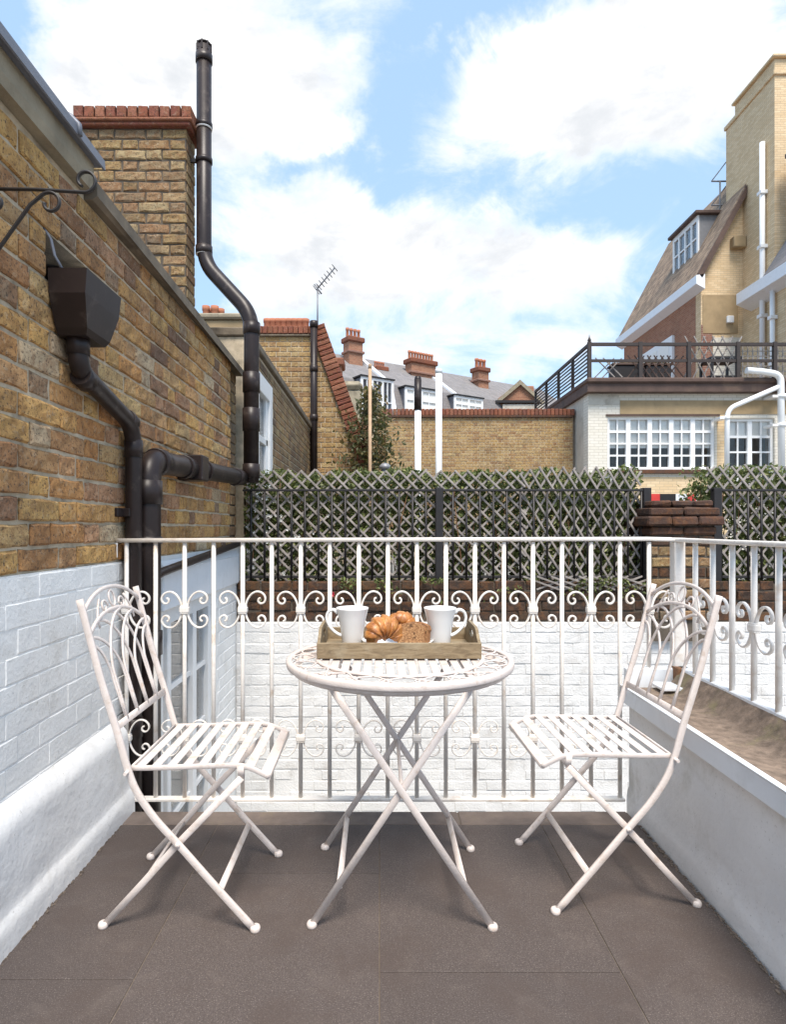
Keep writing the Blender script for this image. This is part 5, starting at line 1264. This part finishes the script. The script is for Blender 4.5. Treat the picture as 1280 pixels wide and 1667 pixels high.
obj('white_patch', MB().box(11.82, 12.78, gY2-.026, gY2-.002, 4.9, 7.85), M['whitebrick_tex'], tw)
obj('vent_box', MB().cbox(12.42, 12.86, gY2-.28, gY2-.002, 10.95, 11.35, .03), M['render_tan'], tw); obj('meter_box', MB().cbox(12.28, 12.52, gY2-.12, gY2-.004, 8.35, 8.6, .02), M['upvc'], tw)
obj('side_wall', MB().box(11.40, 11.7, gY2+.352, 28.6, -2.2, eZ+.1), M['red_tex'], tw)
rf = MB(); rf.prism([(eX-.02, eZ+.25), (eX+.10, eZ+.20), (rX+.08, rZ-.10), (tX+3, rZ-.10), (tX+3, rZ+.18), (rX-.08, rZ+.14)], 'y', gY2-.22, 28.7); obj('mansard_roof', rf, M['clay'], tw)
vb = MB(); vb.prism([(eX-.03, eZ+.28), (eX+.11, eZ+.10), (12.87, 12.80), (12.87, 13.10)], 'y', gY2-.30, gY2-.222); obj('verge', vb, M['fascia_brown'], tw)
ev = MB(); ev.prism([(11.39, eZ-.28), (eX-.10, eZ-.10), (eX-.10, eZ+.20), (11.39, eZ+.24)], 'y', gY2-.30, 28.8); obj('eaves', ev, M['trim'], tw)
wv = MB(); y0, y1, z0, z1 = 23.7, 26.9, 5.4, 8.55
wv.box(11.30, 11.398, y0, y1, z0, z1); w_o = obj('window', wv, M['upvc'], tw)
gl_ = MB()
for a, b in ((.08, .35), (.4, .62), (.66, .93)):
    for c0, c1 in ((.08, .48), (.54, .93)): gl_.box(11.285, 11.298, y0+(y1-y0)*a, y0+(y1-y0)*b, z0+(z1-z0)*c0, z0+(z1-z0)*c1)
obj('pane', gl_, M['blind'], w_o)
# dormer
dX, dY0, dY1, dz0, dz1 = 11.93, 23.0, 24.95, 11.0, 12.85
dm = obj('dormer', MB().box(dX+.06, 13.4, dY0, dY1, dz0, dz1-.02), M['grey_metal'], tw)
fr = MB(); fr.box(dX, dX+.058, dY0-.01, dY0+.10, dz0, dz1-.02); fr.box(dX, dX+.058, dY1-.10, dY1+.01, dz0, dz1-.02); fr.box(dX, dX+.056, dY0+.1, dY1-.1, dz1-.2, dz1-.02); fr.box(dX-.03, dX+.056, dY0+.1, dY1-.1, dz0, dz0+.14)
for k in (1, 2, 3): y = dY0+(dY1-dY0)*k/4; fr.box(dX, dX+.055, y-.045, y+.045, dz0+.14, dz1-.2)
fr.box(dX+.01, dX+.05, dY0+.1, dY1-.1, 12.0, 12.06)
obj('frame', fr, M['upvc'], dm); obj('pane', MB().box(dX+.04, dX+.052, dY0+.1, dY1-.1, dz0+.14, dz1-.2), M['glass'], dm)
obj('lid', MB().cbox(dX-.15, 13.6, dY0-.15, dY1+.15, dz1-.018, dz1+.11, .02), M['fascia_brown'], dm); obj('skirt', MB().box(dX-.06, dX-.002, dY0-.05, dY1+.05, dz0-.12, dz0-.002), M['fascia_brown'], dm)
rr_ = MB()
for z in (13.25, 14.15): rr_.tube([(12.50, 23.1, z), (13.2, 23.1, z)], .03, 6); rr_.tube([(12.50, 23.1, z), (13.0, 22.75, z+.75)] if False else [(12.50, 23.1, z), (13.05, 23.1, z+.72)], .022, 6)
rr_.tube([(12.82, 23.1, 12.7), (12.82, 23.1, 14.15)], .03, 6); obj('roof_rail', rr_, M['grey_metal'], tw)
# right hand eaves and lean-to roof
e2 = MB(); e2.prism([(tX-.002, 8.60), (12.36, 8.82), (12.36, 9.20), (tX-.002, 9.24)], 'y', 17.0, 21.25); obj('eaves', e2, M['trim'], tw)
l2_ = MB(); l2_.prism([(12.40, 9.205), (tX+.6, 10.9), (tX+.6, 9.25)], 'y', 17.0, 19.9); obj('lean_roof', l2_, M['slate'], tw)
obj('side_wall', MB().box(12.75, 22, 17.2, 19.99, -2.2, 9.2), M['yellow_tex'], tw)
obj('upper_wall', MB().box(13.5, 22, 17.6, 19.99, 9.2, 13.0), M['redder_tex'], tw); obj('upper_eaves', MB().prism([(13.6, 12.7), (12.95, 12.9), (12.95, 13.02), (13.6, 13.4)], 'y', 17.2, 19.6), M['fascia_brown'], tw)
dp2 = thing('drainpipe', 'tall white drainpipe up the corner of the yellow tower', 'drainpipe', (12.78, 20.55, .4), 'white drainpipes on the yellow tower')
obj('pipe', MB().tube([(12.76, 20.45, 4.9), (12.76, 20.45, at(0, 232, 20.45).z)], .085, 12), M['upvc'], dp2)
for z in (6.6, 8.1, 10.4, 12.2): obj('bracket', MB().cbox(12.64, 12.879, 20.33, 20.57, z, z+.12, .01), M['upvc'], dp2)
dp3 = thing('drainpipe', 'shorter white drainpipe beneath the white eaves of the yellow tower', 'drainpipe', (12.62, 19.5, .4), 'white drainpipes on the yellow tower')
obj('pipe', MB().tube([(12.63, 19.72, 4.9), (12.63, 19.72, 8.80)], .075, 12), M['upvc'], dp3)
for z in (6.3, 7.8): obj('bracket', MB().cbox(12.52, 12.745, 19.62, 19.82, z, z+.12, .01), M['upvc'], dp3)
